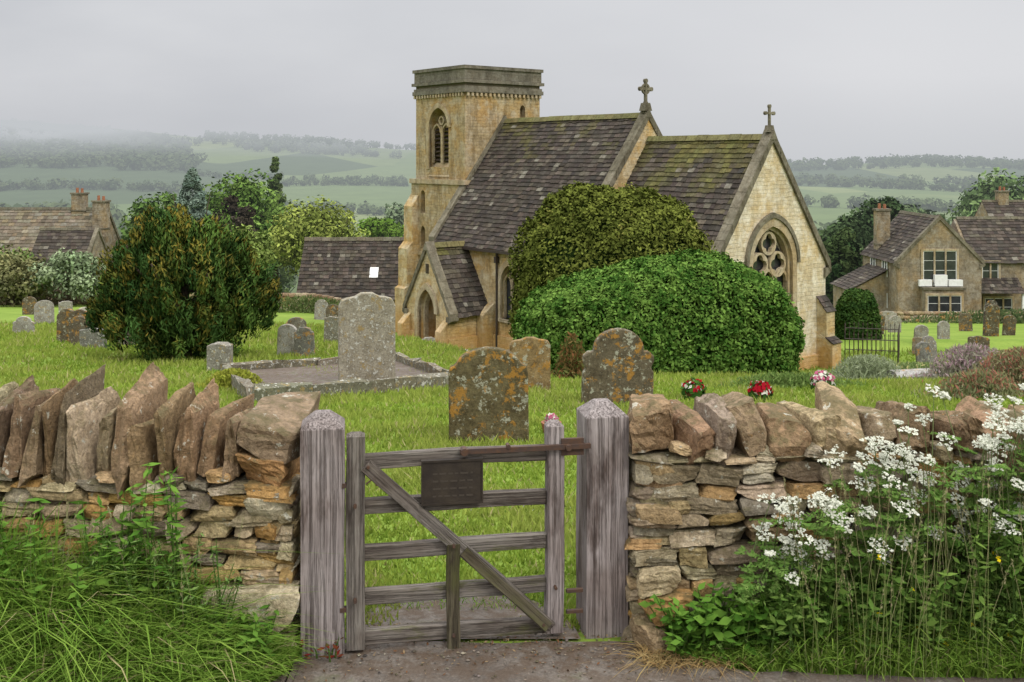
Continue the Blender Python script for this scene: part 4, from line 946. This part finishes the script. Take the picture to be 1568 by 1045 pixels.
def posy(x,y,cols,s=.2):
    e=empty('flower_pot',(0,0,0)); z=g1(x,y); t=MB(); t.cyl((x,y,z-.02),(x,y,z+.12),.09,.12,12); t.build('pot',[M_terra],e)
    n=260; d=sphere(n); d[:,2]=abs(d[:,2]); P=np.array([x,y,z+.14])+d*s*rng.uniform(.6,1,(n,1)); C=np.array(cols)[rng.integers(0,len(cols),n//8+1).repeat(8)[:n]]
    leaves('blooms',P,unit(d+rng.normal(size=(n,3))*.3),.04,C,M_petal,.8,e)
    n=200; d=sphere(n); P=np.array([x,y,z+.1])+d*s*.9; leaves('leaves',P,unit(d),.05,np.tile([.04,.10,.02],(n,1)),M_leaf,.5,e)
RD=(.30,.01,.02);PK=(.45,.12,.2);WH=(.6,.58,.5);GN=(.05,.12,.02)
posy(2.85,16.4,[RD,GN,WH,GN]); posy(3.85,16.2,[RD,WH,GN,RD,GN]); posy(5.35,18.0,[PK,WH,GN,PK],.22); posy(.45,12,[WH,PK],.06)
# ---------------------------------------------------------------- near wild plants
def stalks(name,specs,leafsize=.035,cA=(.065,.16,.022),cB=(.16,.28,.045),asp=.32):
    e=empty(name); t=MB(); PP=[];DD=[]
    for (x,y,h,lx,ly) in specs:
        z=g1(x,y); p0=Vector((x,y,z-.02)); p1=Vector((x+lx*.4,y+ly*.4,z+h*.55)); p2=Vector((x+lx,y+ly,z+h))
        t.cyl(p0,p1,.005,.004,5,(.07,.12,.03)); t.cyl(p1,p2,.004,.0015,5,(.08,.15,.03))
        n=int(h/.035)
        for i in range(n):
            f=(i+.6)/n; p=p0.lerp(p1,f/.55) if f<.55 else p1.lerp(p2,(f-.55)/.45)
            a_=i*1.9
            for s_ in (0,math.pi):
                L=leafsize*(1.5-f)*R(.7,1.3); dv=Vector((math.cos(a_+s_),math.sin(a_+s_),R(-.2,.5)))
                PP.append(p+dv*L*1.1); DD.append(dv)
    P=np.array(PP); D=np.array(DD); n=len(P); m_=rng.uniform(0,1,(n,1)); C=np.array(cA)*(1-m_)+np.array(cB)*m_
    Nn=unit(np.array([0,0,.8])+rng.normal(size=(n,3))*.35)
    leaves('leaves',P,Nn,leafsize,C,M_leaf,asp,e,dirn=D*2.5)
    t.build('stems',[M_leaf],e)
sp=[(R(-1.95,-1.5),R(4.68,4.82),R(.45,.95),R(-.08,.08),R(-.08,.05)) for i in range(26)]
sp+=[(R(-2.8,-2.1),R(4.6,4.8),R(.4,.8),R(-.1,.1),R(-.08,.05)) for i in range(44)]
stalks('nettle_clump',sp,.034)
stalks('goosegrass_clump',[(R(-1.85,-1.3),R(4.66,4.8),R(.3,.7),R(-.15,.15),R(-.1,.05)) for i in range(60)],.02,(.10,.19,.05),(.19,.29,.08),.22)
stalks('low_weeds',[(R(-1.75,-1.08),R(4.6,4.84),R(.08,.30),R(-.1,.1),R(-.1,.05)) for i in range(130)],.033)
stalks('low_weeds',[(R(-3.6,-1.8),R(4.45,4.84),R(.15,.6),R(-.1,.1),R(-.1,.05)) for i in range(130)],.033)
stalks('ivy_weeds',[(R(.72,1.5),R(4.82,4.98),R(.08,.32),R(-.12,.12),R(-.12,.0)) for i in range(150)],.032,(.06,.15,.02),(.14,.26,.04),.5)
def hs():
    x=1.1+3.0*R(0,1)**.8; return (x,R(4.72,4.98),R(.16,.45)+max(0,min(.5,(x-1.3)*.55))*R(.1,.9),R(-.12,.12),R(-.15,.0))
stalks('hedge_weeds',[hs() for i in range(300)],.029,(.08,.16,.03),(.17,.26,.055),.36)
stalks('red_weeds',[(R(-.99,-.80),R(4.80,4.86),R(.05,.12),R(-.03,.03),-.03) for i in range(6)],.022,(.22,.02,.02),(.10,.06,.02),.4)
e=empty('cow_parsley'); t=MB(); UP=[];FP=[];FD=[]
for i in range(230):
    x=1.08+2.5*R(0,1)**.85; zt=min(1.17,.60+.60*(x-1.08)); z=zt*(R(.45,1.02) if R(0,1)<.65 else R(.8,1.02))+R(-.03,.05); y=R(4.66,5.0) if z<.85 else R(4.72,5.02)
    x0=x+R(-.18,.18); y0=R(4.8,4.96)
    p0=Vector((x0,y0,0)); p1=Vector((x0*.6+x*.4,y0,z*.6)); p2=Vector((x,y,z))
    t.cyl(p0,p1,.0035,.0028,5,(.12,.17,.05)); t.cyl(p1,p2,.0028,.0018,5,(.16,.20,.08))
    rad=R(.022,.060); tilt=Vector((R(-.35,.35),R(-.8,-.1),1)).normalized(); a1=tilt.orthogonal().normalized(); a2=tilt.cross(a1)
    nu=random.randint(9,15)
    for k_ in range(nu):
        rr=math.sqrt((k_+.5)/nu)*rad*R(.85,1.15); an=k_*2.4+R(-.3,.3); c_=p2+(a1*math.cos(an)+a2*math.sin(an))*rr+tilt*(.03-.1*rr+R(-.004,.004))
        t.cyl(p2,c_,.0009,.0007,3,(.16,.21,.08))
        ur=rad*R(.18,.27)
        for q_ in range(10):
            r2_=ur*math.sqrt(R(0,1)); a_=R(0,6.3); UP.append(c_+(a1*math.cos(a_)+a2*math.sin(a_))*r2_+tilt*R(0,.004))
    for k_ in range(5):
        f=R(.15,.9); b_=p0.lerp(p1,f/.6) if f<.6 else p1.lerp(p2,(f-.6)/.4); an=R(0,6.3); dv=Vector((math.cos(an),math.sin(an)*.7,R(-.1,.5))).normalized(); sd=dv.cross(Vector((0,0,1))).normalized(); L=R(.08,.17)
        for q_ in range(9):
            s_=q_/8; w_=(1-s_)*L*.5
            for sg in (-1,1):
                for r_ in (.4,1.):
                    FP.append(b_+dv*L*(.2+s_*.8)+sd*sg*w_*r_+Vector((0,0,-.03*s_))); FD.append(dv*.6+sd*sg)
t.build('stems',[M_leaf],e)
n=len(UP); C=np.tile([.66,.67,.56],(n,1))*rng.uniform(.75,1.05,(n,1))
leaves('flower_umbels',np.array(UP),unit(rng.normal(size=(n,3))*.4+np.array([0,-.3,1.])),.0055,C,M_petal,.9,e)
n=len(FP); m_=rng.uniform(0,1,(n,1)); C=np.array([.08,.17,.03])*(1-m_)+np.array([.18,.27,.07])*m_
leaves('fern_leaves',np.array(FP),unit(rng.normal(size=(n,3))*.4+np.array([0,-.2,1.])),.017,C,M_leaf,.35,e,dirn=np.array(FD))
n=26; P=np.stack([rng.uniform(1.5,2.7,n),rng.uniform(4.68,4.8,n),rng.uniform(.1,.55,n)],1)
leaves('buttercups',np.repeat(P,4,0)+rng.normal(size=(n*4,3))*.004,unit(rng.normal(size=(n*4,3))*.5+np.array([0,-.5,1])),.009,np.tile([.75,.6,.02],(n*4,1)),M_petal,.9)
n=520; P=np.stack([rng.uniform(-.95,.95,n),4.6+.6*rng.uniform(0,1,n)**.6,np.full(n,.013)],1)
leaves('fallen_leaves',P,unit(rng.normal(size=(n,3))*.25+np.array([0,0,1.])),.009,np.array([[.16,.08,.04],[.25,.18,.1],[.08,.05,.03]])[rng.integers(0,3,n)],M_leaf,.5)
t=MB()
for i in range(900):
    x=R(-1.0,1.6); y=4.45+.75*R(0,1)**.5
    if x>.7 and y>4.75: continue
    s_=R(.002,.008)*(1.7 if R(0,1)<.05 else 1); t.add([(x+v[0]*s_*R(.7,1.3),y+v[1]*s_*R(.7,1.3),.006+s_*.4+v[2]*s_*.6) for v in ((1,0,0),(-1,0,0),(0,1,0),(0,-1,0),(0,0,1),(0,0,-1))],[(0,2,4),(2,1,4),(1,3,4),(3,0,4),(2,0,5),(1,2,5),(3,1,5),(0,3,5)],vc(random.choice([(.22,.19,.16),(.14,.12,.10),(.30,.26,.20),(.09,.08,.07)]),.3))
t.build('loose_gravel',[M_wall])
# ---------------------------------------------------------------- world, sun, camera
W=bpy.data.worlds.new('World'); S.world=W; W.use_nodes=True; nt=W.node_tree; bg=nt.nodes['Background']
EL=math.radians(48); AZ=math.radians(140)
sky=N(nt,'ShaderNodeTexSky',sky_type='NISHITA',sun_disc=False,sun_elevation=EL,sun_rotation=AZ,air_density=1.5,dust_density=5.)
tc=N(nt,'ShaderNodeTexCoord').outputs['Generated']
sp_=N(nt,'ShaderNodeSeparateXYZ'); nt.links.new(tc,sp_.inputs[0])
n1=ntex(nt,tc,2.2,5,.5,(1,1,3.0)); 
low=mix(nt,ramp(nt,n1,.35,.65),(5.5,5.65,6.05),(6.8,6.9,7.2))
low=mix(nt,ramp(nt,sp_.outputs[0],-.4,.35,0,.7),low,(7.8,7.85,8.1))
low=mix(nt,ramp(nt,sp_.outputs[2],.07,.0,0,.6),low,(5.7,5.9,6.15))
hi=mix(nt,ramp(nt,sp_.outputs[2],.16,.7),low,(29,29,29.6))
cc=mix(nt,.06,hi,sky.outputs[0])
nt.links.new(cc,bg.inputs[0]); bg.inputs[1].default_value=.1
sl=bpy.data.lights.new('sun','SUN'); sl.energy=1.5; sl.angle=math.radians(12); sl.color=(1,.95,.87)
so=link(bpy.data.objects.new('sun',sl)); d=Vector((math.sin(AZ)*math.cos(EL),math.cos(AZ)*math.cos(EL),math.sin(EL)))
so.rotation_euler=(-d).to_track_quat('-Z','Y').to_euler(); so.location=d*50
cam=bpy.data.cameras.new('camera'); co=link(bpy.data.objects.new('camera',cam)); co.location=(0,0,2.33); co.rotation_euler=(math.pi/2,0,0)
cam.sensor_width=36; cam.lens=36.73; cam.shift_y=-.181; cam.clip_end=6000; cam.clip_start=.05; S.camera=co
S.view_settings.view_transform='Standard'; S.view_settings.look='None'; S.view_settings.exposure=0
